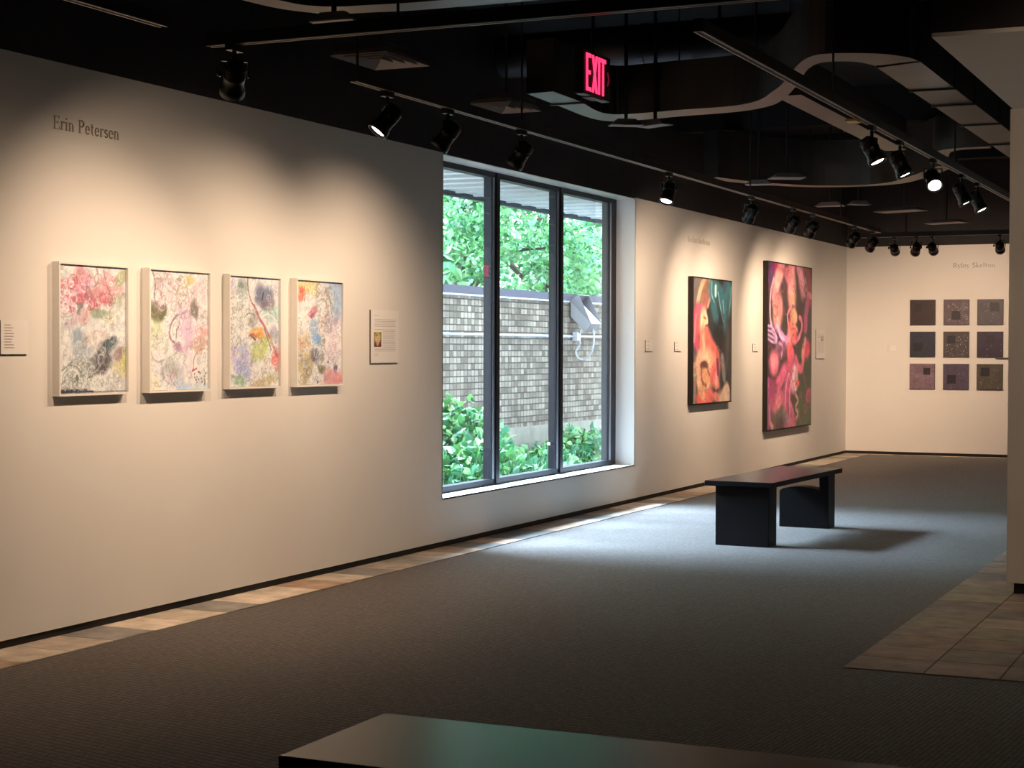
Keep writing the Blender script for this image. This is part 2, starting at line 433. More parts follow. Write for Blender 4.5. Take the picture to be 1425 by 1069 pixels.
class Art:
    def __init__(s, w, h, base, seed=0):
        s.w, s.h = w, h
        s.img = np.ones((h, w, 3)) * np.array(base, float)
        s.V, s.U = np.mgrid[0:h, 0:w]
        s.U = (s.U + .5) / w; s.V = (s.V + .5) / h
        s.rg = np.random.default_rng(seed)
        n = s.noise(5) * 0.6 + s.noise(14) * 0.4
        s.wx = (s.noise(6) - .5) * 0.09; s.wy = (s.noise(7) - .5) * 0.09
    def noise(s, k):
        g = s.rg.random((k + 3, k + 3))
        x = s.U * k; y = s.V * k
        i = x.astype(int); j = y.astype(int); fx = x - i; fy = y - j
        fx = fx * fx * (3 - 2 * fx); fy = fy * fy * (3 - 2 * fy)
        return (g[j, i] * (1 - fx) + g[j, i + 1] * fx) * (1 - fy) + (g[j + 1, i] * (1 - fx) + g[j + 1, i + 1] * fx) * fy
    def mix(s, a, c):
        s.img = s.img * (1 - a[..., None]) + np.array(c, float) * a[..., None]
    def blob(s, u, v, ru, rv, c, a=0.8, ang=0, soft=0.5, wob=1.0):
        x = s.U - u + s.wx * wob; y = s.V - v + s.wy * wob
        ca, sa = math.cos(R(ang)), math.sin(R(ang))
        p = (x * ca + y * sa) / ru; q = (-x * sa + y * ca) / rv
        d = np.sqrt(p * p + q * q)
        s.mix(np.clip((1 + soft * .5 - d) / max(soft, 1e-3), 0, 1) * a, c)
    def stroke(s, pts, wd, c, a=0.9, soft=0.6):
        P = np.array(pts, float)
        if len(P) > 2:   # Catmull-Rom
            Q = np.vstack([2 * P[0] - P[1], P, 2 * P[-1] - P[-2]]); out = []
            for i in range(1, len(Q) - 2):
                for tt in np.linspace(0, 1, 7, endpoint=False):
                    p0, p1, p2, p3 = Q[i - 1:i + 3]
                    out.append(.5 * (2 * p1 + (p2 - p0) * tt + (2 * p0 - 5 * p1 + 4 * p2 - p3) * tt ** 2 + (3 * p1 - p0 - 3 * p2 + p3) * tt ** 3))
            P = np.array(out + [P[-1]])
        m = wd * 2 + 0.02
        i0, i1 = max(0, int((P[:, 0].min() - m) * s.w)), min(s.w, int((P[:, 0].max() + m) * s.w) + 2)
        j0, j1 = max(0, int((P[:, 1].min() - m) * s.h)), min(s.h, int((P[:, 1].max() + m) * s.h) + 2)
        if i1 <= i0 or j1 <= j0: return
        U, V = s.U[j0:j1, i0:i1], s.V[j0:j1, i0:i1]
        D = np.full(U.shape, 9.0)
        for (x0, y0), (x1, y1) in zip(P[:-1], P[1:]):
            dx, dy = x1 - x0, y1 - y0; L2 = dx * dx + dy * dy + 1e-12
            tt = np.clip(((U - x0) * dx + (V - y0) * dy) / L2, 0, 1)
            D = np.minimum(D, (U - x0 - tt * dx) ** 2 + (V - y0 - tt * dy) ** 2)
        D = np.sqrt(D)
        al = np.clip((wd * .5 * (1 + soft * .5) - D) / (wd * .5 * soft), 0, 1) * a
        sub = s.img[j0:j1, i0:i1]
        s.img[j0:j1, i0:i1] = sub * (1 - al[..., None]) + np.array(c, float) * al[..., None]
    def curls(s, n, u0, u1, v0, v1, cs, wd=0.012, r=0.05, a=0.5):
        for _ in range(n):
            u, v = s.rg.uniform(u0, u1), s.rg.uniform(v0, v1)
            rr = r * s.rg.uniform(.4, 1.3); ph = s.rg.uniform(0, 2 * PI); tu = s.rg.uniform(.5, 1.6) * s.rg.choice([-1, 1])
            k = 8; sh = s.rg.uniform(.3, 1)
            pts = [(u + rr * (1 - sh * i / k) * math.cos(ph + tu * 2 * PI * i / k), v + rr * .8 * (1 - sh * i / k) * math.sin(ph + tu * 2 * PI * i / k)) for i in range(k)]
            s.stroke(pts, wd * s.rg.uniform(.6, 1.3), cs[s.rg.integers(len(cs))], a * s.rg.uniform(.6, 1))
    def scribble(s, n, k=.010):
        tones = [(120, 112, 96), (250, 242, 228), (160, 150, 130), (246, 236, 220), (150, 128, 116)]
        s.curls(n, 0, 1, 0, 1, tones, k * .8, .045, .42)
        for _ in range(n):
            u, v, a_ = s.rg.uniform(0, 1), s.rg.uniform(0, 1), s.rg.uniform(0, 2 * PI); l_ = s.rg.uniform(.02, .08); b_ = s.rg.uniform(-1, 1)
            s.stroke([(u, v), (u + l_ * math.cos(a_), v + l_ * math.sin(a_)), (u + 1.7 * l_ * math.cos(a_ + b_), v + 1.7 * l_ * math.sin(a_ + b_))], k * s.rg.uniform(.5, 1), tones[s.rg.integers(5)], s.rg.uniform(.25, .6))
    def grain(s, amt):
        n = (s.noise(30) - .5) * amt + (s.rg.random((s.h, s.w)) - .5) * amt * .5
        s.img = np.clip(s.img * (1 + n[..., None]), 0, 255)
    def mesh(s, name, w, h, m, conv=dewarm):
        """grid in local YZ plane, centred; u runs along +Y, v downwards"""
        nx, ny = s.w, s.h
        ys = np.linspace(-w / 2, w / 2, nx); zs = np.linspace(h / 2, -h / 2, ny)
        YY, ZZ = np.meshgrid(ys, zs)
        co = np.stack([np.zeros_like(YY), YY, ZZ], -1).reshape(-1, 3)
        i = np.arange(nx * ny).reshape(ny, nx)
        q = np.stack([i[1:, :-1], i[1:, 1:], i[:-1, 1:], i[:-1, :-1]], -1).reshape(-1, 4)
        me = bpy.data.meshes.new(name)
        me.from_pydata(co.tolist(), [], q.tolist())
        me.materials.append(m)
        at = me.color_attributes.new('Col', 'FLOAT_COLOR', 'POINT')
        cc = conv(s.img).reshape(-1, 3)
        at.data.foreach_set('color', np.concatenate([cc, np.ones((len(cc), 1))], 1).astype(np.float32).ravel())
        me.update()
        return me

def art_base(base, seed, lines, n=150):
    A = Art(150, 178, base, seed)
    A.mix(A.noise(9) * 0.35, (205, 198, 172)); A.mix(np.clip(A.noise(6) - .4, 0, 1) * 0.5, (238, 222, 205))
    A.curls(n * 2, 0, 1, 0, 1, lines, 0.009, 0.055, 0.55)
    return A
W_ = (245, 236, 222)
def art1():
    A = art_base((226, 212, 190), 1, [(190, 186, 165), (243, 234, 218), (180, 170, 150), (240, 228, 210)], 150)
    for u, v, ru, rv, c, a in [(.15, .21, .12, .085, (208, 105, 105), .8), (.35, .12, .15, .09, (218, 130, 125), .75), (.38, .2, .12, .07, (222, 140, 150), .8),
            (.72, .15, .16, .11, (220, 148, 134), .75), (.86, .2, .09, .06, (225, 150, 140), .7), (.55, .24, .2, .05, (206, 125, 120), .7), (.33, .28, .14, .05, (204, 88, 90), .75), (.5, .3, .09, .06, (190, 90, 95), .7),
            (.1, .33, .12, .06, (178, 128, 118), .75), (.35, .42, .12, .07, (222, 166, 152), .8), (.2, .48, .1, .05, (200, 160, 160), .5), (.58, .37, .12, .06, (140, 148, 108), .75),
            (.92, .08, .1, .07, (165, 160, 105), .7), (.86, .26, .12, .07, (170, 165, 120), .65), (.75, .42, .1, .06, (205, 195, 140), .5), (.34, .62, .14, .09, (160, 162, 156), .6), (.28, .58, .08, .05, (150, 160, 158), .5),
            (.55, .56, .16, .06, (228, 196, 172), .6)]:
        A.blob(u, v, ru, rv, c, a)
    A.blob(.66, .72, .12, .12, (92, 82, 76), .92, 20); A.blob(.62, .83, .1, .05, (100, 85, 78), .85); A.blob(.76, .61, .09, .05, (72, 84, 82), .9); A.blob(.88, .70, .08, .05, (146, 108, 96), .85)
    A.blob(.5, .76, .06, .09, (90, 84, 80), .55, 20); A.blob(.9, .79, .13, .06, (222, 196, 122), .75); A.blob(.97, .72, .05, .08, (190, 185, 90), .6)
    A.blob(.3, .33, .05, .03, (112, 112, 102), .8); A.blob(.28, .39, .03, .04, (110, 108, 100), .7)
    A.curls(26, .02, .25, .12, .36, [(250, 205, 195), (190, 80, 85), (244, 228, 218)], .014, .06, .8)
    A.curls(40, .25, .9, .04, .34, [(250, 210, 200), (192, 92, 95), (240, 180, 175), (150, 120, 110)], .013, .06, .75)
    A.stroke([(.55, .02), (.58, .07), (.57, .13), (.5, .17)], .014, (140, 128, 108), .8)
    A.stroke([(.66, .03), (.69, .12), (.75, .2)], .016, (180, 110, 105), .7)
    A.curls(50, .02, .5, .75, .97, [(150, 148, 122), (240, 232, 214), (120, 120, 100)], .011, .1, .6)
    A.stroke([(.05, .82), (.15, .78), (.25, .79), (.32, .84)], .012, (130, 128, 105), .8); A.stroke([(.08, .86), (.17, .81), (.27, .83), (.3, .88)], .012, (246, 240, 225), .9)
    A.curls(40, .5, 1, .45, .98, [(246, 236, 218), (190, 180, 155)], .011, .06, .6)
    A.stroke([(.45, .52), (.5, .62)], .012, W_, .8); A.stroke([(.55, .5), (.6, .6)], .012, W_, .8)
    A.blob(.28, .905, .025, .02, (110, 110, 95), .9)
    A.stroke([(0, .985), (.5, .985)], .016, (62, 58, 62), .95, .3); A.stroke([(.5, .988), (1, .99)], .008, (110, 100, 92), .8, .3)
    for u in (.06, .13, .18, .27, .38): A.blob(u, .975, .03, .012, (62, 58, 62), .95, wob=0)
    A.scribble(150); A.grain(.14); return A
def art2():
    A = art_base((238, 222, 202), 2, [(215, 196, 176), (246, 236, 220), (205, 180, 165)], 120)
    for u, v, ru, rv, c, a in [(.15, .36, .13, .07, (108, 100, 66), .9), (.12, .3, .1, .05, (130, 118, 85), .7), (.18, .16, .08, .16, (196, 176, 156), .6), (.3, .18, .14, .1, (214, 186, 168), .5),
            (.68, .08, .11, .05, (205, 180, 112), .85), (.55, .2, .12, .12, (205, 180, 150), .55), (.85, .2, .14, .14, (228, 196, 178), .6), (.62, .42, .14, .17, (226, 184, 190), .85), (.64, .58, .08, .1, (224, 180, 184), .7),
            (.79, .32, .07, .08, (124, 108, 92), .85), (.9, .5, .1, .06, (228, 158, 140), .7), (.82, .61, .15, .06, (206, 150, 122), .75), (.1, .5, .12, .1, (202, 202, 142), .7), (.2, .62, .16, .07, (206, 196, 160), .55),
            (.5, .63, .07, .035, (170, 118, 130), .8), (.38, .84, .2, .11, (178, 168, 158), .7), (.33, .9, .14, .06, (206, 170, 160), .6), (.6, .96, .22, .05, (192, 200, 210), .8), (.88, .98, .2, .03, (200, 206, 214), .8), (.05, .94, .12, .05, (240, 222, 170), .7), (.7, .8, .12, .14, (240, 214, 204), .6)]:
        A.blob(u, v, ru, rv, c, a)
    A.stroke([(.07, .02), (.11, .12), (.09, .22), (.14, .29), (.28, .3)], .02, (150, 118, 108), .85); A.stroke([(.2, .06), (.19, .16), (.22, .26)], .016, (160, 140, 122), .8)
    A.stroke([(.48, .36), (.39, .42), (.34, .5), (.36, .57), (.42, .6)], .02, (150, 108, 120), .9); A.stroke([(.5, .4), (.43, .46), (.4, .53), (.44, .6)], .016, W_, .9); A.stroke([(.52, .44), (.46, .49), (.45, .56)], .014, (160, 118, 128), .85)
    A.stroke([(.48, .36), (.58, .35), (.66, .28), (.66, .18)], .014, (196, 150, 142), .8)
    A.stroke([(.74, .83), (.76, .72), (.86, .66), (.93, .65)], .014, (190, 150, 90), .85); A.stroke([(.72, .84), (.8, .82)], .016, (170, 80, 85), .9)
    A.stroke([(.03, .58), (.05, .7), (.14, .76), (.26, .74)], .016, (170, 150, 128), .7)
    for k in range(7): A.stroke([(.2 + k * .04, .76 + k * .01), (.25 + k * .035, .9), (.4 + k * .012, .96)], .01, [(150, 140, 138), (240, 228, 216), (200, 140, 140)][k % 3], .75)
    A.curls(60, .12, .6, .04, .32, [(160, 138, 118), (246, 236, 222), (190, 150, 140)], .011, .06, .65)
    A.curls(40, .05, .5, .55, .95, [(170, 158, 134), (246, 240, 224), (190, 186, 130)], .011, .07, .6)
    A.curls(30, .65, 1, .1, .7, [(214, 150, 140), (246, 232, 218), (190, 150, 128)], .011, .06, .6)
    for _ in range(22): A.blob(A.rg.uniform(.76, .96), A.rg.uniform(.84, .96), .011, .008, (105, 98, 84), .9, wob=0)
    A.scribble(150); A.grain(.12); return A
def art3():
    A = art_base((238, 224, 206), 3, [(210, 200, 178), (247, 238, 224), (196, 180, 165)], 120)
    for u, v, ru, rv, c, a in [(.08, .1, .09, .08, (205, 188, 196), .7), (.26, .12, .1, .12, (154, 162, 142), .75), (.24, .1, .05, .04, (108, 118, 100), .7), (.7, .15, .2, .1, (120, 118, 126), .9), (.62, .22, .1, .06, (128, 120, 128), .7), (.8, .22, .14, .05, (140, 112, 108), .7),
            (.44, .15, .07, .09, (236, 210, 188), .8), (.3, .36, .18, .1, (220, 206, 176), .6), (.48, .36, .1, .06, (150, 140, 118), .6), (.56, .5, .12, .06, (232, 166, 86), .85), (.5, .55, .08, .03, (196, 92, 60), .8), (.62, .54, .08, .04, (226, 140, 60), .7),
            (.72, .58, .12, .06, (186, 184, 92), .85), (.6, .7, .16, .09, (192, 192, 104), .8), (.92, .74, .1, .1, (230, 104, 90), .85), (.96, .83, .06, .06, (228, 120, 96), .6), (.25, .74, .2, .12, (186, 180, 198), .8), (.28, .86, .12, .05, (176, 178, 206), .7), (.1, .7, .08, .1, (216, 186, 190), .6),
            (.14, .93, .17, .06, (142, 170, 120), .8), (.7, .96, .24, .04, (200, 168, 108), .75), (.9, .5, .12, .08, (156, 150, 152), .65), (.85, .32, .15, .08, (170, 194, 166), .6)]:
        A.blob(u, v, ru, rv, c, a)
    A.stroke([(.37, 0), (.38, .12), (.44, .22), (.54, .3), (.62, .4)], .022, (146, 112, 98), .9); A.stroke([(.5, .26), (.6, .37), (.72, .46), (.84, .58), (.96, .72)], .03, (184, 100, 90), .85); A.stroke([(.7, .47), (.8, .6), (.84, .66)], .02, (120, 100, 110), .8)
    A.stroke([(.6, .32), (.75, .27), (.9, .3), (.98, .4)], .014, (140, 172, 140), .8); A.stroke([(.65, .36), (.8, .33), (.92, .38)], .012, (246, 240, 224), .9)
    A.stroke([(.3, .37), (.4, .33), (.52, .35)], .012, (110, 104, 92), .8); A.stroke([(.68, .14), (.66, .2)], .02, (52, 50, 54), .9); A.stroke([(.44, .54), (.52, .57)], .02, (92, 50, 36), .9)
    A.curls(60, 0, .45, .05, .6, [(150, 142, 124), (248, 240, 226), (190, 176, 152)], .011, .06, .65)
    A.curls(40, .05, .45, .6, .95, [(150, 144, 164), (245, 238, 232), (186, 150, 158)], .011, .07, .65)
    A.curls(40, .45, 1, .55, 1, [(160, 158, 84), (248, 238, 214), (206, 150, 120)], .011, .06, .6)
    for _ in range(40): A.blob(A.rg.uniform(0, .1), A.rg.uniform(.05, .6), .012, .007, (140, 128, 112), .6, wob=0)
    A.scribble(150); A.grain(.12); return A
def art4():
    A = art_base((234, 217, 194), 4, [(206, 192, 168), (246, 234, 216), (190, 168, 150)], 120)
    for u, v, ru, rv, c, a in [(.25, .05, .26, .07, (216, 196, 122), .85), (.45, .1, .1, .06, (210, 200, 130), .7), (.12, .15, .1, .08, (226, 132, 92), .85), (.16, .1, .05, .04, (222, 90, 66), .7), (.86, .1, .18, .22, (152, 166, 176), .8), (.93, .25, .1, .1, (170, 180, 184), .6),
            (.6, .2, .2, .14, (196, 186, 164), .6), (.36, .3, .1, .05, (206, 120, 118), .8), (.36, .34, .05, .03, (150, 70, 90), .7), (.4, .5, .1, .12, (150, 176, 198), .8), (.45, .58, .09, .05, (128, 162, 190), .85), (.62, .6, .04, .035, (132, 124, 62), .95), (.38, .74, .11, .07, (112, 104, 96), .85), (.56, .72, .07, .05, (120, 110, 98), .75), (.58, .83, .09, .04, (110, 104, 66), .8),
            (.34, .77, .05, .035, (88, 62, 92), .85), (.15, .62, .13, .12, (204, 176, 128), .7), (.2, .85, .16, .14, (188, 162, 104), .75), (.12, .6, .06, .05, (222, 160, 120), .6), (.82, .95, .22, .07, (230, 142, 132), .85), (.7, .9, .12, .06, (220, 160, 140), .6), (.88, .85, .05, .04, (104, 72, 100), .85), (.8, .6, .18, .2, (234, 204, 194), .65), (.72, .4, .06, .1, (160, 140, 140), .55), (.85, .38, .05, .06, (140, 130, 150), .5)]:
        A.blob(u, v, ru, rv, c, a)
    for uu in (.08, .13, .18): A.stroke([(uu, .06), (uu + .02, .14), (uu, .2)], .014, (212, 84, 62), .8)
    A.stroke([(.64, .07), (.72, .14), (.76, .24), (.8, .34)], .014, (126, 118, 102), .8); A.stroke([(.46, .2), (.6, .17), (.68, .24), (.7, .34)], .012, (130, 120, 104), .7)
    A.curls(60, .4, .8, .05, .45, [(140, 128, 108), (246, 234, 214), (196, 150, 130)], .011, .07, .65)
    A.curls(50, .05, .6, .4, .98, [(150, 128, 92), (246, 236, 218), (120, 130, 150)], .011, .06, .65)
    A.curls(40, .6, 1, .35, .98, [(196, 150, 150), (248, 236, 222), (180, 140, 160)], .011, .06, .6)
    for u, v in ((.47, .975), (.56, .85), (.7, .78)): A.blob(u, v, .016, .012, (60, 52, 50), .95, wob=0)
    A.scribble(150); A.grain(.12); return A

def artA():
    A = Art(140, 190, (46, 46, 42), 21)
    A.mix(A.noise(5) * .5, (62, 60, 52)); A.mix(np.clip(A.noise(8) - .45, 0, 1), (30, 34, 36))
    B, S = A.blob, A.stroke
    B(.1, .15, .2, .22, (142, 120, 104), .8); B(.05, .45, .08, .4, (120, 104, 92), .7)
    S([(.3, .0), (.2, .06), (.14, .13), (.1, .2)], .07, (206, 168, 118), .9); S([(.38, .02), (.3, .1), (.24, .18), (.22, .25)], .11, (150, 96, 66), .9); S([(.4, .1), (.34, .17), (.3, .24)], .07, (196, 96, 92), .8); S([(.42, .0), (.44, .12), (.36, .22)], .04, (196, 160, 110), .8)
    B(.55, .08, .16, .1, (66, 120, 112), .95); B(.86, .12, .15, .16, (58, 108, 106), .95); B(.72, .06, .1, .06, (72, 70, 76), .7)
    S([(.48, .05), (.5, .2), (.58, .3), (.72, .36)], .14, (52, 98, 96), .9); S([(.7, .12), (.78, .25), (.8, .36)], .14, (48, 104, 104), .9); S([(.92, .06), (.9, .22), (.83, .38)], .12, (58, 118, 116), .9); S([(.6, .16), (.66, .26), (.74, .34)], .08, (40, 62, 62), .8)
    S([(.46, .02), (.46, .12), (.52, .18)], .02, (150, 176, 160), .8); S([(.56, .06), (.56, .12)], .05, (206, 232, 206), .9); S([(.62, .1), (.7, .24), (.77, .34)], .02, (150, 190, 180), .75); S([(.98, .05), (.96, .16), (.9, .3)], .025, (130, 170, 166), .8); S([(.76, .17), (.78, .26)], .03, (160, 196, 190), .6)
    B(.66, .5, .14, .2, (28, 28, 28), .8); B(.9, .5, .1, .3, (64, 58, 50), .7); S([(.9, .42), (.88, .6), (.84, .74)], .06, (84, 78, 66), .7)
    # figure in profile
    B(.12, .34, .15, .12, (222, 96, 88), .95); S([(.1, .26), (.02, .36), (.06, .48), (.14, .55)], .13, (206, 78, 90), .9); S([(.2, .24), (.1, .26)], .08, (210, 92, 104), .9); S([(.06, .3), (.02, .5)], .04, (240, 140, 130), .8)
    B(.25, .35, .1, .115, (246, 186, 132), .97, wob=.3); S([(.29, .28), (.34, .34), (.32, .36)], .05, (250, 200, 150), .95); B(.3, .43, .07, .05, (246, 176, 130), .95, wob=.3)
    S([(.26, .31), (.31, .32)], .02, (150, 84, 60), .9); S([(.3, .38), (.35, .375)], .022, (140, 60, 50), .95); S([(.27, .41), (.34, .40)], .016, (190, 90, 70), .9); S([(.2, .3), (.2, .4)], .03, (255, 216, 160), .8)
    S([(.24, .46), (.26, .56), (.32, .62)], .16, (238, 134, 100), .95); S([(.34, .46), (.44, .54), (.58, .62), (.62, .72)], .15, (232, 108, 88), .95); B(.44, .66, .17, .1, (242, 140, 104), .95, 30); S([(.25, .47), (.27, .57)], .06, (250, 176, 126), .9)
    B(.3, .74, .24, .17, (248, 188, 138), .95); B(.16, .72, .08, .14, (244, 178, 136), .9); B(.28, .76, .12, .1, (186, 126, 84), .85); B(.26, .71, .09, .035, (86, 46, 36), .9); B(.3, .79, .1, .05, (236, 160, 104), .9); S([(.2, .7), (.22, .82), (.32, .86)], .03, (120, 76, 44), .85); S([(.36, .74), (.42, .78)], .02, (120, 64, 44), .8)
    B(.3, .94, .26, .07, (244, 106, 88), .97); S([(.12, .82), (.16, .9), (.28, .95)], .07, (250, 176, 120), .9); B(.52, .78, .1, .08, (236, 104, 92), .9); B(.63, .83, .09, .06, (240, 130, 108), .95); B(.62, .82, .04, .03, (250, 170, 140), .8)
    S([(.62, .66), (.64, .76)], .06, (96, 46, 72), .85); B(.7, .9, .09, .04, (92, 50, 46), .8); B(.85, .95, .18, .09, (242, 192, 148), .97); B(.6, .95, .1, .05, (240, 130, 106), .9); S([(.74, .64), (.78, .74), (.8, .8)], .09, (152, 132, 120), .85)
    S([(.0, .7), (.04, .85), (.02, 1)], .06, (170, 150, 120), .8); S([(.98, .6), (.98, 1)], .05, (60, 46, 34), .8)
    A.curls(40, .0, .7, .5, 1, [(255, 206, 150), (214, 90, 76), (190, 110, 80)], .012, .07, .4)
    A.grain(.16); return A

def artB():
    A = Art(150, 220, (58, 36, 36), 31)
    A.mix(A.noise(5) * .6, (74, 40, 44)); A.mix(np.clip(A.noise(7) - .4, 0, 1), (40, 36, 30))
    B, S = A.blob, A.stroke
    B(.85, .75, .25, .3, (58, 60, 36), .9); B(.8, .92, .22, .1, (62, 74, 30), .8); B(.88, .3, .14, .2, (62, 58, 50), .7); B(.6, .25, .18, .2, (52, 34, 34), .7); B(.36, .35, .12, .12, (48, 40, 36), .85)
    B(.14, .02, .1, .05, (184, 24, 70), .9); B(.06, .05, .06, .1, (96, 50, 96), .8); S([(.3, .02), (.2, .1), (.14, .2)], .12, (204, 120, 116), .9); B(.5, .02, .3, .04, (150, 60, 66), .8)
    B(.19, .1, .1, .07, (214, 150, 126), .85, -40); B(.2, .29, .1, .1, (186, 116, 100), .9, 15); S([(.12, .1), (.06, .18), (.05, .32), (.1, .4)], .03, (214, 168, 166), .9); S([(.12, .22), (.16, .32), (.24, .38)], .07, (206, 132, 108), .85)
    B(.52, .14, .1, .15, (186, 116, 96), .95, -4, wob=.5); B(.5, .1, .06, .09, (206, 136, 124), .8); B(.53, .2, .07, .06, (204, 150, 110), .8); B(.42, .04, .1, .06, (196, 100, 100), .8)
    B(.76, .12, .08, .1, (206, 120, 118), .9, -20); S([(.66, .02), (.74, .06), (.82, .16)], .06, (210, 130, 130), .8); S([(.9, .02), (.93, .1), (.96, .2)], .09, (150, 46, 56), .85); S([(.84, .08), (.9, .16), (.98, .18)], .04, (220, 140, 136), .7); S([(.9, .2), (.86, .3), (.85, .38)], .08, (190, 76, 110), .85)
    # central figure
    B(.57, .315, .075, .055, (232, 160, 108), .97, wob=.2); S([(.48, .27), (.43, .31), (.45, .37), (.53, .385)], .025, (232, 130, 124), .95); S([(.53, .25), (.6, .255)], .02, (130, 70, 90), .8)
    B(.53, .44, .1, .07, (236, 96, 88), .95, wob=.5); B(.54, .39, .09, .03, (240, 140, 120), .9); S([(.5, .4), (.48, .5), (.5, .56)], .14, (232, 110, 92), .92); S([(.6, .47), (.7, .44), (.76, .38), (.74, .33), (.7, .32)], .035, (226, 110, 122), .95); S([(.47, .44), (.38, .46), (.28, .42), (.18, .38)], .05, (200, 130, 150), .9)
    S([(.52, .54), (.5, .6), (.48, .66)], .1, (204, 60, 70), .9); S([(.55, .58), (.56, .66)], .03, (110, 40, 50), .8)
    for k in range(4): S([(.0, .38 + k * .025), (.1, .39 + k * .028), (.2, .45 + k * .01)], .018, (206, 150, 176), .9)
    S([(.2, .38), (.28, .44), (.4, .48)], .03, (214, 160, 186), .9)
    B(.3, .5, .12, .04, (150, 90, 110), .7); B(.3, .55, .1, .05, (120, 60, 80), .7); S([(.24, .48), (.32, .5), (.3, .56)], .02, (210, 150, 160), .7)
    B(.87, .52, .1, .06, (238, 72, 92), .97, wob=.2); S([(.78, .56), (.8, .5), (.84, .46)], .05, (230, 150, 140), .95); S([(.62, .58), (.68, .63), (.76, .64), (.8, .58)], .06, (236, 96, 110), .95); B(.79, .56, .05, .06, (226, 130, 110), .9)
    B(.13, .6, .11, .085, (222, 104, 116), .95, wob=.5); B(.12, .585, .07, .05, (236, 140, 134), .8); B(.26, .72, .2, .05, (214, 84, 110), .9, -25); B(.22, .84, .17, .08, (200, 84, 104), .92); B(.24, .86, .08, .05, (220, 120, 116), .8); B(.1, .76, .1, .05, (150, 50, 80), .8)
    S([(.44, .97), (.42, .84), (.46, .72), (.56, .63)], .17, (190, 70, 96), .92); S([(.38, .9), (.4, .76), (.46, .66)], .025, (232, 140, 160), .85); S([(.5, .95), (.48, .8), (.54, .68)], .025, (226, 130, 150), .8); S([(.46, .9), (.45, .78)], .02, (120, 40, 76), .8)
    B(.58, .72, .07, .08, (226, 160, 152), .9); S([(.6, .63), (.58, .7), (.62, .76)], .03, (240, 186, 176), .9); B(.66, .735, .045, .022, (232, 90, 70), .97, wob=.2)
    S([(.62, .8), (.68, .84), (.62, .88), (.68, .92), (.64, .95)], .022, (214, 140, 134), .9); S([(.5, .86), (.56, .92), (.54, .98)], .06, (206, 96, 112), .9); B(.56, .96, .1, .04, (206, 80, 96), .9)
    B(.14, .93, .12, .06, (90, 78, 60), .8); S([(.04, .86), (.06, .95), (.12, .99)], .04, (224, 140, 130), .9); B(.32, .93, .1, .04, (96, 86, 70), .8); B(.42, .95, .05, .03, (160, 130, 136), .7); S([(.02, .7), (.02, .98)], .04, (180, 70, 130), .8)
    B(.93, .8, .06, .05, (180, 60, 86), .9); S([(.8, .66), (.88, .78), (.92, .86)], .02, (150, 60, 80), .7)
    A.curls(90, 0, 1, 0, 1, [(226, 140, 140), (120, 40, 60), (206, 80, 100), (70, 40, 40)], .012, .06, .4)
    A.grain(.2); return A

# ------------------------------------------------------------------ framed works on the left wall
def framed(y0, y1, z0, z1, depth, art, label):
    root = empty('framed_painting', (0, (y0 + y1) / 2, (z0 + z1) / 2))
    tag(root, label, 'painting', 'white framed paintings in a row left of the window')
    w, h = y1 - y0, z1 - z0; fw = 0.012
    mb = MB()
    mb.box(0.001, depth, -w / 2, -w / 2 + fw, -h / 2, h / 2).box(0.001, depth, w / 2 - fw, w / 2, -h / 2, h / 2)
    mb.box(0.001, depth, -w / 2 + fw, w / 2 - fw, -h / 2, -h / 2 + fw).box(0.001, depth, -w / 2 + fw, w / 2 - fw, h / 2 - fw, h / 2)
    mb.build('frame', M['white_frame'], root, bevel=0.001)
    MB().box(0.003, depth - 0.018, -w / 2 + fw, w / 2 - fw, -h / 2 + fw, h / 2 - fw).build('backing_board', M['canvas_edge'], root)
    o = bpy.data.objects.new('canvas', art.mesh('canvas', w - 2 * fw - 0.002, h - 2 * fw - 0.002, M['paint']))
    o.parent = root; o.location = (depth - 0.016, 0, 0); col.objects.link(o)
    return root
framed(7.077, 7.667, 1.260, 1.963, 0.045, art1(), 'white framed abstract painting with pink roses across its top and a dark smudge below')
framed(7.836, 8.436, 1.261, 1.965, 0.055, art2(), 'white framed abstract painting with a pale pink body form and an olive patch at left')
framed(8.635, 9.219, 1.265, 1.963, 0.050, art3(), 'white framed abstract painting with a red diagonal stroke, orange centre and grey cloud at top')
framed(9.400, 10.000, 1.263, 1.966, 0.050, art4(), 'white framed abstract painting with yellow top corner and blue streak, nearest the window')

def canvas_work(y0, y1, z0, z1, depth, art, label):
    root = empty('stretched_canvas', (0, (y0 + y1) / 2, (z0 + z1) / 2))
    tag(root, label, 'painting')
    w, h = y1 - y0, z1 - z0
    MB().box(0.001, depth, -w / 2, w / 2, -h / 2, h / 2).build('stretcher', M['canvas_edge'], root, bevel=0.004)
    o = bpy.data.objects.new('painted_face', art.mesh('painted_face', w - 0.03, h - 0.03, M['paint']))
    o.parent = root; o.location = (depth + 0.0015, 0, 0); col.objects.link(o)
    return root
canvas_work(17.385, 18.785, 0.913, 2.295, 0.06, artA(), 'dark canvas of a pale seated figure in profile beneath teal drapery')
canvas_work(20.25, 22.385, 0.507, 2.60, 0.06, artB(), 'tall canvas crowded with pink and red plant-like forms, largest work on the wall')

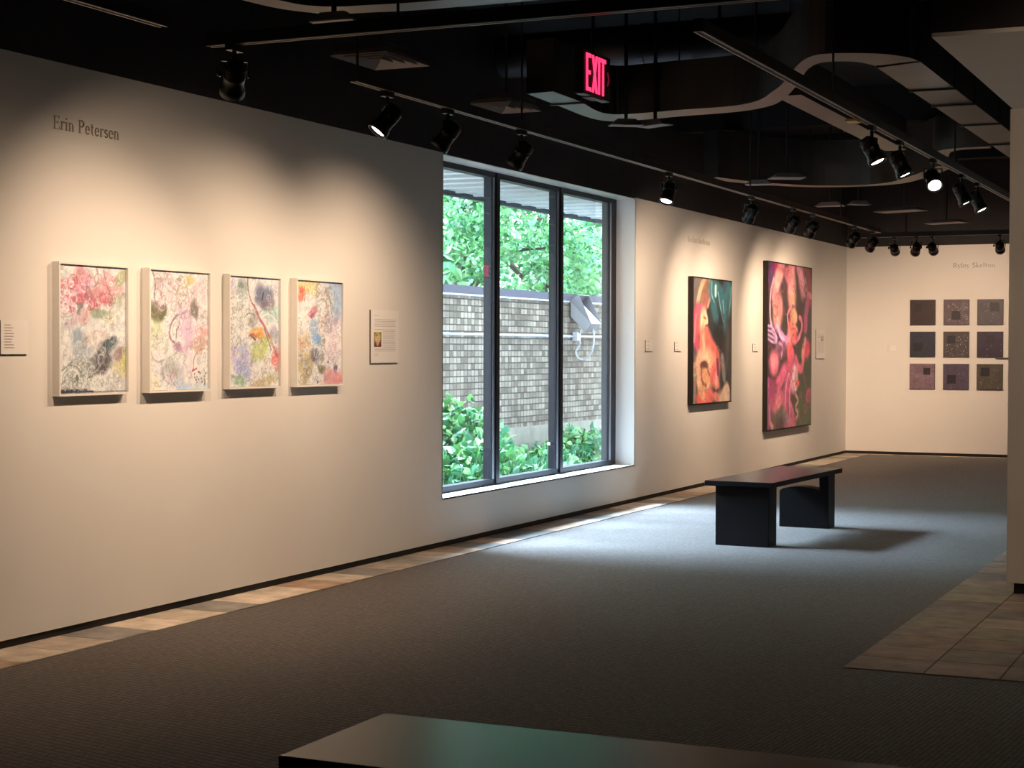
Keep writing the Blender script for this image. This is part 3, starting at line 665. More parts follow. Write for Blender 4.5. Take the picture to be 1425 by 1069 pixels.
# ------------------------------------------------------------------ wall cards
def card(name, y0, y1, z0, z1, label, group, lines=5, cat='label card', short=0.5, d=0.012, wall='left', x=0.0):
    if wall == 'left':
        root = empty(name, (0, (y0 + y1) / 2, (z0 + z1) / 2))
    else:
        root = empty(name, ((y0 + y1) / 2, YB, (z0 + z1) / 2), -PI / 2)
    tag(root, label, cat, group)
    w, h = y1 - y0, z1 - z0
    MB().box(0.0005, d - 0.003, -w / 2 + 0.001, w / 2 - 0.001, -h / 2 + 0.001, h / 2 - 0.001).build('backing', M['card_edge'], root)
    MB().box(d - 0.003, d, -w / 2, w / 2, -h / 2, h / 2).build('card_face', M['card'], root)
    mb = MB(); rg = random.Random(name + label)
    for k in range(lines):
        zz = h / 2 - h * (0.14 + 0.74 * k / max(1, lines - 1) * (0.9 if lines > 2 else 0.4))
        ln = w * short * rg.uniform(0.6, 1.0)
        mb.box(d, d + 0.0006, -w / 2 + w * 0.12, -w / 2 + w * 0.12 + ln, zz - 0.0022, zz + 0.0022)
    mb.build('printed_lines', M['ink'], root)
    return root
card('wall_label', 6.675, 6.877, 1.481, 1.651, 'white list card on the wall left of all four framed paintings', 'white label cards', 9, short=0.36)
card('wall_label', 16.054, 16.272, 1.493, 1.606, 'small white card just right of the window', 'white label cards', 3)
card('wall_label', 16.941, 17.159, 1.493, 1.592, 'small white card close beside the seated figure canvas', 'white label cards', 3)
card('wall_label', 19.812, 20.026, 1.49, 1.585, 'small white card close beside the tall pink canvas', 'white label cards', 3)
card('wall_label', 0.563, 0.734, 1.487, 1.578, 'small white card on the back wall beside the square panels', 'white label cards', 3, wall='back')
# text panels with a portrait
def text_panel(y0, y1, z0, z1, label, photo, seed):
    root = empty('text_panel', (0, (y0 + y1) / 2, (z0 + z1) / 2)); tag(root, label, 'text panel', 'white text panels with a photo')
    w, h = y1 - y0, z1 - z0; d = 0.014
    MB().box(0.0005, d - 0.003, -w / 2 + 0.001, w / 2 - 0.001, -h / 2 + 0.001, h / 2 - 0.001).build('backing', M['card_edge'], root)
    MB().box(d - 0.003, d, -w / 2, w / 2, -h / 2, h / 2).build('card_face', M['card'], root)
    mb = MB(); rg = random.Random(seed)
    pu0, pu1, pv0, pv1 = photo
    for v, a, b in [(.105, .12, .3)] + [(.18 + .032 * k, .12, .92) for k in range(5)] + [(.37 + .034 * k, .12 if .37 + .034 * k < pv0 - .02 or .37 + .034 * k > pv1 + .01 else pu1 + .06, .9) for k in range(13)] + [(.83, .12, .28), (.86, .12, .24)]:
        b2 = b - rg.uniform(0, .06)
        mb.box(d, d + 0.0006, -w / 2 + a * w, -w / 2 + b2 * w, h / 2 - v * h - 0.0012, h / 2 - v * h + 0.0012)
    mb.build('printed_lines', M['ink'], root)
    A = Art(22, 28, (120, 92, 50), seed)
    A.blob(.5, .35, .42, .38, (206, 176, 84), .95, wob=.5); A.blob(.5, .45, .26, .26, (232, 188, 140), .95, wob=.3); A.blob(.35, .2, .2, .1, (150, 120, 60), .8); A.blob(.5, .9, .5, .22, (110, 48, 36), .95, wob=.5); A.blob(.5, .76, .18, .14, (214, 156, 126), .95, wob=.3); A.blob(.4, .43, .05, .03, (90, 60, 44), .8, wob=0); A.blob(.6, .43, .05, .03, (90, 60, 44), .8, wob=0); A.blob(.5, .58, .1, .03, (170, 80, 70), .8, wob=0)
    o = bpy.data.objects.new('portrait_photo', A.mesh('portrait_photo', (pu1 - pu0) * w, (pv1 - pv0) * h, M['paint']))
    o.parent = root; o.location = (d + 0.0008, -w / 2 + (pu0 + pu1) / 2 * w, h / 2 - (pv0 + pv1) / 2 * h); col.objects.link(o)
text_panel(10.437, 10.843, 1.413, 1.785, 'white text panel with a small portrait photo, between the framed paintings and the window', (.10, .36, .42, .70), 41)
text_panel(22.815, 23.285, 1.39, 1.79, 'white text panel beside the tall pink canvas, near the room corner', (.55, .78, .24, .39), 43)

# ------------------------------------------------------------------ serif wall lettering
TN, TK = 0.05, 0.12
def arc(cx, cy, rx, ry, a0, a1, n=10):
    return [(cx + rx * math.cos(R(a0 + (a1 - a0) * i / n)), cy + ry * math.sin(R(a0 + (a1 - a0) * i / n))) for i in range(n + 1)]
GL = {
 'E': (.66, [([(.14, 0), (.14, 1)], TK), ([(.04, .975), (.56, .975)], TN), ([(.14, .52), (.44, .52)], TN), ([(.04, .025), (.6, .025)], TN), ([(.56, 1), (.56, .82)], TN), ([(.6, 0), (.6, .2)], TN), ([(.44, .42), (.44, .62)], TN)]),
 'r': (.42, [([(.12, 0), (.12, .64)], TK), ([(.03, .62), (.12, .62)], TN), ([(.02, .02), (.24, .02)], TN), (arc(.28, .44, .15, .2, 170, 60), TN), ([(.32, .6), (.38, .56)], TK)]),
 'i': (.28, [([(.13, 0), (.13, .64)], TK), ([(.03, .62), (.13, .62)], TN), ([(.02, .02), (.24, .02)], TN), ([(.12, .84), (.12, .95)], TK)]),
 'n': (.58, [([(.12, 0), (.12, .64)], TK), ([(.03, .62), (.12, .62)], TN), ([(.02, .02), (.22, .02)], TN), (arc(.28, .42, .15, .22, 170, 20), TN), ([(.44, .48), (.44, 0)], TK), ([(.35, .02), (.55, .02)], TN)]),
 'P': (.64, [([(.14, 0), (.14, 1)], TK), ([(.04, .975), (.3, .975)], TN), (arc(.3, .74, .25, .235, 90, -90, 12), TK), ([(.14, .505), (.3, .505)], TN), ([(.04, .025), (.26, .025)], TN)]),
 'e': (.5, [(arc(.25, .32, .18, .31, 0, 320, 16), TK * .8), ([(.08, .36), (.43, .36)], TN)]),
 't': (.38, [([(.16, .12), (.16, .84)], TK), ([(.03, .62), (.32, .62)], TN), (arc(.26, .12, .1, .11, 180, 300, 6), TN)]),
 's': (.42, [(arc(.2, .47, .13, .15, 30, 250, 10) + arc(.2, .17, .14, .16, 80, -150, 10), TK * .8)]),
 'R': (.7, [([(.14, 0), (.14, 1)], TK), ([(.04, .975), (.3, .975)], TN), (arc(.3, .75, .23, .225, 90, -90, 12), TK), ([(.14, .525), (.34, .525)], TN), ([(.34, .52), (.62, .02)], TK), ([(.04, .025), (.26, .025)], TN), ([(.55, .02), (.7, .02)], TN)]),
 'y': (.54, [([(.06, .62), (.27, .06)], TK), ([(.48, .62), (.22, -.2), (.1, -.24)], TN), ([(0, .63), (.18, .63)], TN), ([(.38, .63), (.54, .63)], TN)]),
 'l': (.28, [([(.13, 0), (.13, 1)], TK), ([(.03, .98), (.13, .98)], TN), ([(.02, .02), (.24, .02)], TN)]),
 'S': (.56, [(arc(.27, .74, .19, .23, 20, 260, 12) + arc(.27, .26, .21, .25, 80, -160, 12), TK), ([(.46, .95), (.46, .76)], TN), ([(.06, .26), (.06, .05)], TN)]),
 'k': (.56, [([(.12, 0), (.12, 1)], TK), ([(.03, .98), (.12, .98)], TN), ([(.02, .02), (.22, .02)], TN), ([(.14, .28), (.42, .62)], TN), ([(.24, .4), (.48, .02)], TK), ([(.34, .63), (.5, .63)], TN), ([(.42, .02), (.56, .02)], TN)]),
 'o': (.54, [(arc(.27, .32, .2, .31, 0, 360, 18), TK * .8)]),
 ' ': (.32, []),
}
def lettering(text, width, height, weight, loc, rz, m, label):
    root = empty('wall_lettering', loc, rz); tag(root, label, 'lettering')
    x = 0
    tot = sum(GL[c][0] + .04 for c in text)
    sx = width / tot
    mb = MB()
    for c in text + ' ':
        if c == ' ': mb.build('word', m, root); mb = MB()
        adv, parts = GL[c]
        for pts, wd in parts:
            wd *= weight
            for (x0, y0), (x1, y1) in zip(pts[:-1], pts[1:]):
                d = Vector((x1 - x0, y1 - y0)); L = d.length
                if L < 1e-6: continue
                d /= L; n = Vector((-d.y, d.x)) * wd * .5; e = d * .012
                q = [Vector((x0, y0)) - e + n, Vector((x0, y0)) - e - n, Vector((x1, y1)) + e - n, Vector((x1, y1)) + e + n]
                mb.prism([((p.x + x) * sx, p.y * height) for p in q], 0.0005, 0.0035, 'x')
        x += adv + .04
    return root
lettering('Erin Petersen', 0.552, 0.068, 0.9, (0, 7.086, 2.652), 0, M['letter'], 'dark serif name lettering high on the wall above the pink roses painting')
lettering('Ryley Skelton', 0.585, 0.068, 1.0, (1.516, YB, 2.676), -PI / 2, M['letter'], 'dark serif name lettering on the back wall above the square panels')
mb = MB(); rg = random.Random(5); yy = 0.0
for k in range(15):
    if k == 6:
        root_f = empty('wall_lettering', (0, 17.375, 2.662)); tag(root_f, 'faint grey lettering on the wall above the seated figure canvas', 'lettering')
        mb.build('word', M['letter_faint'], root_f); mb = MB(); yy += 0.03; continue
    wd = rg.uniform(.03, .048); hh = .062 if k in (0, 3, 7, 10) else .042
    mb.box(.0005, .003, yy, yy + .009, 0, hh).box(.0005, .003, yy + .009, yy + wd - .014, hh - .008, hh).box(.0005, .003, yy + wd - .014, yy + wd - .007, 0, hh * .8)
    yy += wd + .012
mb.build('word', M['letter_faint'], root_f)

# ------------------------------------------------------------------ nine square panels on the back wall
cols9 = [(0.923, 1.280), (1.395, 1.752), (1.861, 2.218)]
rows9 = [(1.869, 2.224), (1.406, 1.777), (0.943, 1.325)]
rows9 = [(a + (b - a - .36) / 2, b - (b - a - .36) / 2) for a, b in rows9]
spec9 = [  # base colour, square centre u,v, half size, speckles, words
 [((62, 42, 42), (.33, .3), .15, 0, 'brown-black square panel, top left of the nine'), ((104, 84, 86), (.48, .62), .17, 60, 'speckled mauve square panel with a dark centre square, top middle of the nine'), ((86, 76, 80), (.66, .31), .17, 12, 'grey-mauve square panel with its dark square high at right, top right of the nine')],
 [((52, 52, 66), (.33, .6), .17, 0, 'dark blue square panel, middle left of the nine'), ((82, 70, 66), (.32, .3), .15, 60, 'speckled brown square panel at the very centre of the nine'), ((58, 42, 62), (.52, .3), .16, 8, 'dark violet square panel, middle right of the nine')],
 [((140, 112, 120), (.68, .29), .14, 0, 'pale mauve square panel with a small dark square, bottom left of the nine'), ((92, 78, 92), (.32, .6), .17, 6, 'violet-grey square panel with its dark square low at left, bottom middle of the nine'), ((92, 82, 68), (.33, .31), .17, 10, 'olive-grey square panel with its dark square high at left, bottom right of the nine')]]
for r_ in range(3):
    for c_ in range(3):
        base, (su, sv), sh, nsp, lab = spec9[r_][c_]
        x0, x1 = cols9[c_]; z0, z1 = rows9[r_]
        root = empty('square_panel', ((x0 + x1) / 2, YB, (z0 + z1) / 2), -PI / 2)
        tag(root, lab, 'artwork', 'square panels on the back wall')
        MB().box(0.001, 0.03, -.178, .178, -.18, .18).build('panel', M['panel_edge'], root, bevel=.002)
        A = Art(44, 44, base, 60 + r_ * 3 + c_)
        A.img *= np.array([.86, .80, .72]); A.mix(A.noise(4) * .3, A.img.reshape(-1, 3).mean(0) * .8); A.mix(A.noise(6) * .25, tuple(min(255, int(b * 1.2) + 4) for b in base))
        for _ in range(nsp): A.blob(A.rg.uniform(.1, .95), A.rg.uniform(.15, .95), .013, .013, (190, 180, 170), .8, wob=0)
        m_ = ((np.abs(A.U - su) < sh) & (np.abs(A.V - sv) < sh)).astype(float) * .88
        A.mix(m_, (34, 26, 28)); A.grain(.25)
        o = bpy.data.objects.new('painted_face', A.mesh('painted_face', .352, .356, M['paint']))
        o.parent = root; o.location = (.0312, 0, 0); col.objects.link(o)
# thin bar at the right of the panels, mostly hidden by the near wall
o = MB().box(2.115, 2.5, YB - .05, YB - .0005, 1.398, 1.408).build('display_ledge', M['ledge'])
tag(o, 'thin dark ledge on the back wall running behind the near right wall', 'ledge')

# ------------------------------------------------------------------ benches
def bench(loc, rz, label, arch):
    """length along local +Y, near-left top corner at local origin"""
    root = empty('museum_bench', loc, rz); tag(root, label, 'bench', 'dark wooden gallery benches')
    Wd, Ln, Hh = 0.55, 1.86, 0.50
    st = MB().box(0, Wd, 0, Ln, Hh - .04, Hh).build('seat', [M['bench'], M['bench_top']], root, bevel=.004)
    for p_ in st.data.polygons:
        if p_.normal.z > .9: p_.material_index = 1
    MB().box(.075, .505, .045, .235, 0, Hh - .04).build('leg', M['bench'], root, bevel=.003)
    y0, y1 = Ln - .26, Ln - .07
    prof = [(.075, 0), (.505, 0), (.505, Hh - .04), (.425, Hh - .04), (.425, .305)]
    prof += [(.25 + .175 * math.cos(R(a)), .300 + .047 * math.sin(R(a))) for a in range(12, 180, 12)]
    prof += [(.075, .300)]
    MB().prism(prof, y0, y1, 'y').build('leg', M['bench'], root, bevel=.003)
    return root
bench((1.745, 12.613, 0), -R(2.8), 'dark wooden bench standing on the carpet in front of the window, arched far leg', True)
bench((5.42, 3.61, 0), R(90), 'dark polished bench cut off by the lower edge of the photo', True)

# ------------------------------------------------------------------ exit signs
def exit_sign(loc, rz, label, stem):
    root = empty('exit_sign', loc, rz); tag(root, label, 'exit sign')
    MB().box(-.045, 0, -.165, .165, -.10, .10).build('housing', M['sign_black'], root, bevel=.004)
    mb = MB(); h = .083; tw = .017
    def bar(a, b, c, d): mb.box(.0005, .004, a, b, c, d)
    y = -.135
    bar(y, y + tw, -h, h); bar(y + tw, y + .055, h - tw, h); bar(y + tw, y + .048, -tw / 2, tw / 2); bar(y + tw, y + .055, -h, -h + tw)
    y = -.066
    for sg in (1, -1):
        mb.prism([(y, -h * sg), (y + .019, -h * sg), (y + .064, h * sg), (y + .045, h * sg)][::sg], .0005, .004, 'x')
    y = .009
    bar(y, y + tw, -h, h)
    y = .037
    bar(y, y + .062, h - tw, h); bar(y + .022, y + .022 + tw, -h, h - tw)
    mb.build('letters', M['sign_red'], root)
    MB().prism([(.118, .03), (.128, .03), (.145, 0), (.128, -.03), (.118, -.03), (.134, 0)], .0005, .004, 'x').build('chevron', M['sign_red_dim'], root)
    if stem:
        MB().lathe([(.009, .10), (.009, CEIL - loc[2])], 10, Matrix.Translation((-.022, 0, 0))).build('stem', M['sign_black'], root)
        MB().box(-.05, .0, -.06, .06, -.104, -.1).build('bottom_plate', M['outlet'], root)
    return root
M['sign_red_dim'] = mat('dim_red_chevron', (0.4, 0.02, 0.04), 0.4, emit=(1.0, 0.03, 0.12), estr=0.12)
exit_sign((3.0, 7.165, 2.745), 0, 'lit red EXIT sign hanging on a stem beneath the dark ceiling', True)
exit_sign((RX - .047, 22.16, 2.630), PI, 'second red EXIT sign mounted on the right wall, seen mirrored in the window glass', False)

# ------------------------------------------------------------------ lighting tracks
def track(name, a, b, label, rods):
    a, b = Vector(a), Vector(b); d = (b - a); L = d.length
    root = empty(name, a, math.atan2(d.y, d.x)); tag(root, label, 'lighting track')
    MB().box(0, L, -.022, .022, .004, .06).build('rail', M['track'], root)
    MB().box(0, L, -.022, -.012, 0, .0045).box(0, L, .012, .022, 0, .0045).build('rail_lit_edge', M['track_lit_underside'], root)  # underside strips, pale tone stands in for light from below
    for r_ in rods:
        MB().lathe([(.007, .06), (.007, CEIL - a.z)], 8, Matrix.Translation((r_, 0, 0))).build('hanger_rod', M['track'], root)
    return root
TZ = 2.92
XL, XRT, YC = 1.34, 3.45, 6.69
track('lighting_track', (XL, 2.6, TZ), (XL, 6.2, TZ), 'lighting track leaving the upper left corner of the photo', [.6, 2.4])
track('lighting_track', (1.24, YC, TZ), (6.2, YC, TZ), 'lighting track crossing the room from wall side to right, nearest overhead', [1.0, 3.2])
tl = track('lighting_track', (XL, 7.87, TZ), (XL, 20.6, TZ), 'long lighting track running along the left wall past the window', [.04, 2.17, 7.3, 10.8])
tr = track('lighting_track', (XRT, 7.24, TZ), (XRT, 18.6, TZ), 'long lighting track at right carrying a row of lit lamps', [.9, 2.46, 6.4, 9.4])
track('lighting_track', (.9, 21.4, TZ), (4.1, 21.4, TZ), 'short lighting track crossing in front of the back wall', [.6, 2.4])
o = MB().box(-.035, .035, -.06, .06, -.014, -.0005).build('feed_adaptor', M['brass'], None); o.location = (XRT - .04, 10.37, TZ - .002)
tag(o, 'small brass coloured adaptor under the right-hand lighting track', 'track adaptor')

# spotlight prototype meshes
def spot_meshes():
    ad = MB().box(-.018, .018, -.05, .05, -.03, 0).lathe([(.011, -.07), (.011, -.03)], 10).mesh('adaptor', M['spot_black'])
    yk = MB()
    yk.box(-.012, .012, -.066, .066, -.078, -.07)
    yk.box(-.012, .012, -.068, -.062, -.15, -.07).box(-.012, .012, .062, .068, -.15, -.07)
    ykm = yk.mesh('yoke', M['spot_black'])
    kn = MB().lathe([(.004, -.008), (.013, -.006), (.013, .004), (.006, .008)], 12, Matrix.Translation((0, .073, -.135)) @ Matrix.Rotation(PI / 2, 4, 'X')).mesh('knob', M['spot_black'], smooth=True)
    # can: local -Z is the beam
    can = MB().lathe([(.030, .085), (.044, .072), (.050, .04), (.050, .015), (.053, .012), (.053, .004), (.050, .0), (.050, -.045), (.058, -.06), (.060, -.095), (.054, -.095), (.050, -.06), (.045, -.055)], 28).mesh('can', M['spot_black'], smooth=True)
    fin = MB()
    for k in range(4): fin.lathe([(.054, .02 + k * .012), (.054, .024 + k * .012)], 24)
    finm = fin.mesh('cooling_fins', M['spot_black'])
    lens = MB().lathe([(.0465, -.078), (.044, -.083), (.02, -.085)], 24).mesh('lens', M['lens_on'], smooth=True)
    return ad, ykm, kn, can, finm, lens
SPM = spot_meshes()
WARMC = (1.0, 0.70, 0.465)
def spotlight(px, py, aim, label, power, size=60, blend=0.7, group='track spotlights', color=WARMC):
    root = empty('track_spotlight', (px, py, TZ)); tag(root, label, 'spotlight', group)
    d = Vector(aim) - Vector((px, py, TZ - .15)); d.normalize()
    yaw = math.atan2(d.y, d.x)
    def ch(name, me, parent, rz=0.0):
        o = bpy.data.objects.new(name, me); o.parent = parent; o.rotation_euler = (0, 0, rz); col.objects.link(o); return o
    track_dir = 0.0
    ch('adaptor', SPM[0], root)
    yk = ch('yoke', SPM[1], root, yaw); ch('knob', SPM[2], yk)
    can = ch('can', SPM[3], root)
    can.location = (0, 0, -.15)
    q = d.to_track_quat('-Z', 'Y')
    can.rotation_mode = 'QUATERNION'; can.rotation_quaternion = q
    ch('cooling_fins', SPM[4], can); ch('lens', SPM[5], can)
    if power > 0:
        li = bpy.data.lights.new('spot_beam', 'SPOT'); li.energy = power; li.spot_size = R(size); li.spot_blend = blend
        li.color = color; li.shadow_soft_size = .035
        lo = bpy.data.objects.new('spot_beam', li); lo.parent = can; lo.location = (0, 0, -.1)
        col.objects.link(lo)
    return root
# wall washers for the four framed works
spotlight(XL, 4.4, (0, 6.2, .6), 'black track spotlight above the upper left corner, out of the frame', 56, 112, 1)
spotlight(1.38, YC, (0, 8.2, .8), 'black spotlight hung at the wall end of the crossing track, seen from behind', 104, 118, 1)
spotlight(XL, 8.24, (0, 6.95, 0.45), 'lit black spotlight at the near end of the long wall track, its bright lens showing', 105, 110, 1)
spotlight(XL, 8.98, (0, 8.7, .98), 'black spotlight seen from behind, second from the near end of the wall track', 112, 122, 1)
spotlight(XL, 10.04, (0, 10.1, .98), 'black spotlight seen from behind, in front of the upper edge of the window', 120, 122, 1)
spotlight(XL, 12.91, (1.0, 11.7, 0), 'lit black spotlight above the right end of the window, pointing down', 16, 60, 1)
spotlight(XL, 15.21, (0, 16.7, 1.15), 'small dark spotlight on the wall track just past the window', 150, 124, 1)
spotlight(XL, 16.67, (0, 17.9, 1.4), 'dark spotlight, left of the close pair above the canvases', 185, 98, 1)
spotlight(XL, 17.43, (0, 18.9, 1.3), 'dark spotlight, right of the close pair above the canvases', 155, 104, 1)
spotlight(XL, 19.3, (0, 20.7, 1.4), 'far spotlight on the wall track over the tall pink canvas', 225, 96, 1)
spotlight(XL, 20.25, (0, 21.8, 1.4), 'farthest spotlight on the wall track near its end', 255, 98, 1)
spotlight(5.5, YC, (4.9, RY, 1.2), 'unseen black spotlight added on the crossing track to brighten the right wall', 75, 90, 1)  # added lamp out of view, warms the end of the right-hand wall
# right-hand row
rl = [(10.71, 'lit spotlight on the right-hand track beside the brass adaptor, nearest of its row'), (11.56, 'second lit spotlight from the near end of the right-hand row'),
      (12.74, 'glaring spotlight in the middle of the right-hand row, facing the camera'), (13.96, 'fourth lit spotlight of the right-hand row, the narrowest glow'), (14.72, 'farthest lit spotlight of the right-hand row')]
dirs = [(.45, -.08, -.89), (.42, -.0, -.92), (.3, -.7, -.6), (.42, .0, -.92), (.45, -.05, -.89)]
for (y, lab), d_ in zip(rl, dirs):
    spotlight(XRT, y, (XRT + d_[0] * 2, y + d_[1] * 2, TZ - .15 + d_[2] * 2), lab, 16, 66, 1)
# back wall row
spotlight(1.36, 21.4, (1.0, YB, 1.7), 'small spotlight in front of the back wall, first from the left of its row', 105, 84, 1)
spotlight(1.63, 21.4, (.5, 24.2, 1.2), 'lit spotlight in front of the back wall with a bright flare at its mouth', 60, 66, 1)
spotlight(1.83, 21.4, (1.75, YB, 1.5), 'dark spotlight close beside the flaring one before the back wall', 120, 84, 1)
spotlight(2.64, 21.4, (2.3, YB, 1.5), 'dark spotlight standing alone before the back wall above the lettering', 120, 84, 1)

# ------------------------------------------------------------------ ducts and ceiling equipment
def smooth_path(pts, n=8):
    P_ = [Vector(p) for p in pts]
    Q = [2 * P_[0] - P_[1]] + P_ + [2 * P_[-1] - P_[-2]]
    out = []
    for i in range(1, len(Q) - 2):
        p0, p1, p2, p3 = Q[i - 1:i + 3]
        for k in range(n):
            t_ = k / n
            out.append(.5 * (2 * p1 + (p2 - p0) * t_ + (2 * p0 - 5 * p1 + 4 * p2 - p3) * t_ ** 2 + (3 * p1 - p0 - 3 * p2 + p3) * t_ ** 3))
    return out + [P_[-1]]
def duct(pts, w, z0, h, label, seams=()):
    path = smooth_path([(x, y, 0) for x, y in pts])
    o0 = path[0].copy()
    root = empty('air_duct', (o0.x, o0.y, z0)); tag(root, label, 'air duct')
    def ring(width, zz0, zz1, rng):
        vs, fs = [], []
        for i in rng:
            d = (path[min(i + 1, len(path) - 1)] - path[max(i - 1, 0)]).normalized(); n = Vector((-d.y, d.x, 0)) * width / 2
            for s_, z in ((1, zz0), (-1, zz0), (-1, zz1), (1, zz1)):
                p = path[i] - o0 + n * s_; vs.append((p.x, p.y, z))
        m = len(list(rng))
        for i in range(m - 1):
            for k in range(4):
                k2 = (k + 1) % 4
                fs.append((i * 4 + k, i * 4 + k2, (i + 1) * 4 + k2, (i + 1) * 4 + k))
        fs += [(3, 2, 1, 0), tuple((m - 1) * 4 + k for k in range(4))]
        return vs, fs
    mb = MB(); mb.add(*ring(w, 0, h, range(len(path)))); mb.build('duct_body', M['duct'], root)
    mb = MB()
    for s_ in seams:
        i = min(range(len(path)), key=lambda k: (path[k] - Vector((s_[0], s_[1], 0))).length)
        d = (path[min(i + 1, len(path) - 1)] - path[max(i - 1, 0)]).normalized()
        Mx = Matrix.Translation(path[i] - o0) @ Matrix.Rotation(math.atan2(d.y, d.x), 4, 'Z')
        mb.box(-.012, .012, -w / 2 - .012, w / 2 + .012, -.012, h + .012, M=Mx)
    if mb.v: mb.build('joint_flanges', M['duct_flange'], root)
    for k in (1, 2):
        i = int(len(path) * k / 3); p = path[i] - o0
        MB().lathe([(.006, h), (.006, CEIL - z0)], 8, Matrix.Translation(p)).build('hanger_rod', M['track'], root)
    return root
M['duct_flange'] = mat('duct_joint_flange', (0.03, 0.027, 0.027), 0.6)
DZ = 3.25
def edge_duct(U, L, z0, h, label, seams=(), rods=()):
    o0 = Vector((U[0][0], U[0][1], 0))
    root = empty('air_duct', (o0.x, o0.y, z0)); tag(root, label, 'air duct')
    us = smooth_path([(x, y, 0) for x, y in U], 4); ls = smooth_path([(x, y, 0) for x, y in L], 4)
    vs, fs = [], []
    for a, b in zip(us, ls):
        a = a - o0; b = b - o0
        vs += [(a.x, a.y, 0), (b.x, b.y, 0), (b.x, b.y, h), (a.x, a.y, h)]
    m = len(us)
    for i_ in range(m - 1):
        for k in range(4):
            k2 = (k + 1) % 4
            fs.append((i_ * 4 + k, i_ * 4 + k2, (i_ + 1) * 4 + k2, (i_ + 1) * 4 + k))
    fs += [(3, 2, 1, 0), tuple((m - 1) * 4 + k for k in range(4))]
    MB().add(vs, fs).build('duct_body', M['duct'], root)
    for x0, x1, y_ in seams:
        MB().box(x0 - .012 - o0.x, x1 + .012 - o0.x, y_ - .012 - o0.y, y_ + .012 - o0.y, -.012, h + .012).build('joint_flange', M['duct_flange'], root)
    for x_, y_ in rods:
        MB().lathe([(.006, h), (.006, CEIL - z0)], 8, Matrix.Translation((x_ - o0.x, y_ - o0.y, 0))).build('hanger_rod', M['track'], root)
    return root
Ue = [(1.315, 10.614), (1.303, 11.109), (1.245, 11.554), (1.262, 11.79), (1.421, 11.85), (1.834, 11.79), (2.227, 11.75), (2.469, 11.561), (2.658, 11.222), (2.8, 10.942), (3.006, 10.444), (3.2, 10.03), (3.352, 9.90), (3.602, 9.99), (3.735, 10.14), (3.805, 10.40), (3.81, 11.2), (3.83, 18.5)]
Le = [(1.11, 10.63), (1.08, 11.3), (1.05, 11.85), (1.099, 12.14), (1.289, 12.2), (1.717, 12.12), (2.174, 12.05), (2.443, 11.88), (2.598, 11.66), (2.738, 11.363), (2.922, 10.92), (3.12, 10.40), (3.267, 10.19), (3.43, 10.23), (3.50, 10.35), (3.523, 10.52), (3.525, 11.25), (3.55, 18.5)]
long_duct = edge_duct(Ue, Le, DZ, .36, 'long grey duct with an S-bend, running off to the right above the lit lamps',
    [(3.53, 3.81, y_) for y_ in (11.52, 12.3, 13.45, 14.8, 16.4)] + [(1.075, 1.305, 11.15)], [(1.75, 11.95), (2.8, 11.15), (3.67, 12.9), (3.67, 16.9)])
MB().box(2.565 - 1.315, 2.755 - 1.315, 11.62 - 10.614, 15.2 - 10.614, .03, .31).build('branch_duct', M['duct'], long_duct)
edge_duct([(1.20, 6.7), (1.215, 7.1), (1.263, 7.366), (1.318, 7.475), (1.436, 7.548), (1.622, 7.58), (2.006, 7.62), (3.5, 7.65), (6.5, 7.7)], [(1.0, 6.7), (1.06, 7.1), (1.115, 7.42), (1.19, 7.58), (1.302, 7.70), (1.526, 7.75), (1.913, 7.80), (3.45, 7.83), (6.5, 7.88)], DZ, .36, 'grey duct curving across the very top of the photo', [], [(1.7, 7.67), (4.6, 7.75)])
duct([(.5, 16.6), (.75, 17.25), (1.2, 17.85), (1.7, 18.0), (2.1, 17.85), (2.45, 17.3), (2.9, 16.4)], .19, DZ, .48, 'far grey duct with a shallow curve above the pink canvas')
duct([(2.98, 15.6), (3.08, 15.2), (3.25, 15.04), (3.5, 15.02)], .14, DZ, .3, 'short far duct joining the long duct at the right')
# round duct across the room
rd = empty('round_duct', (.1, 12.45, 3.85)); tag(rd, 'dark round duct crossing the ceiling behind the EXIT sign', 'air duct')
rm = Matrix.Rotation(PI / 2, 4, 'Y')
MB().lathe([(.17, 0), (.17, 8.5)], 28, rm).build('duct_body', M['duct_round'], rd, smooth=True)
for k in range(1, 7): MB().lathe([(.178, k * 1.2), (.178, k * 1.2 + .03)], 28, rm).build('joint_band', M['duct_round'], rd)
for k in (1.8, 5.4): MB().box(k - .012, k + .012, -.004, .004, .165, CEIL - 3.85).build('hanger_strap', M['track'], rd)
# beams
for k, y in enumerate((5.2, 8.9, 13.2, 17.0, 20.6)):
    struct(MB().box(0, RX if y > RY else XR, y, y + .16, 3.78, CEIL), 'ceiling_beam', M['ceiling'])
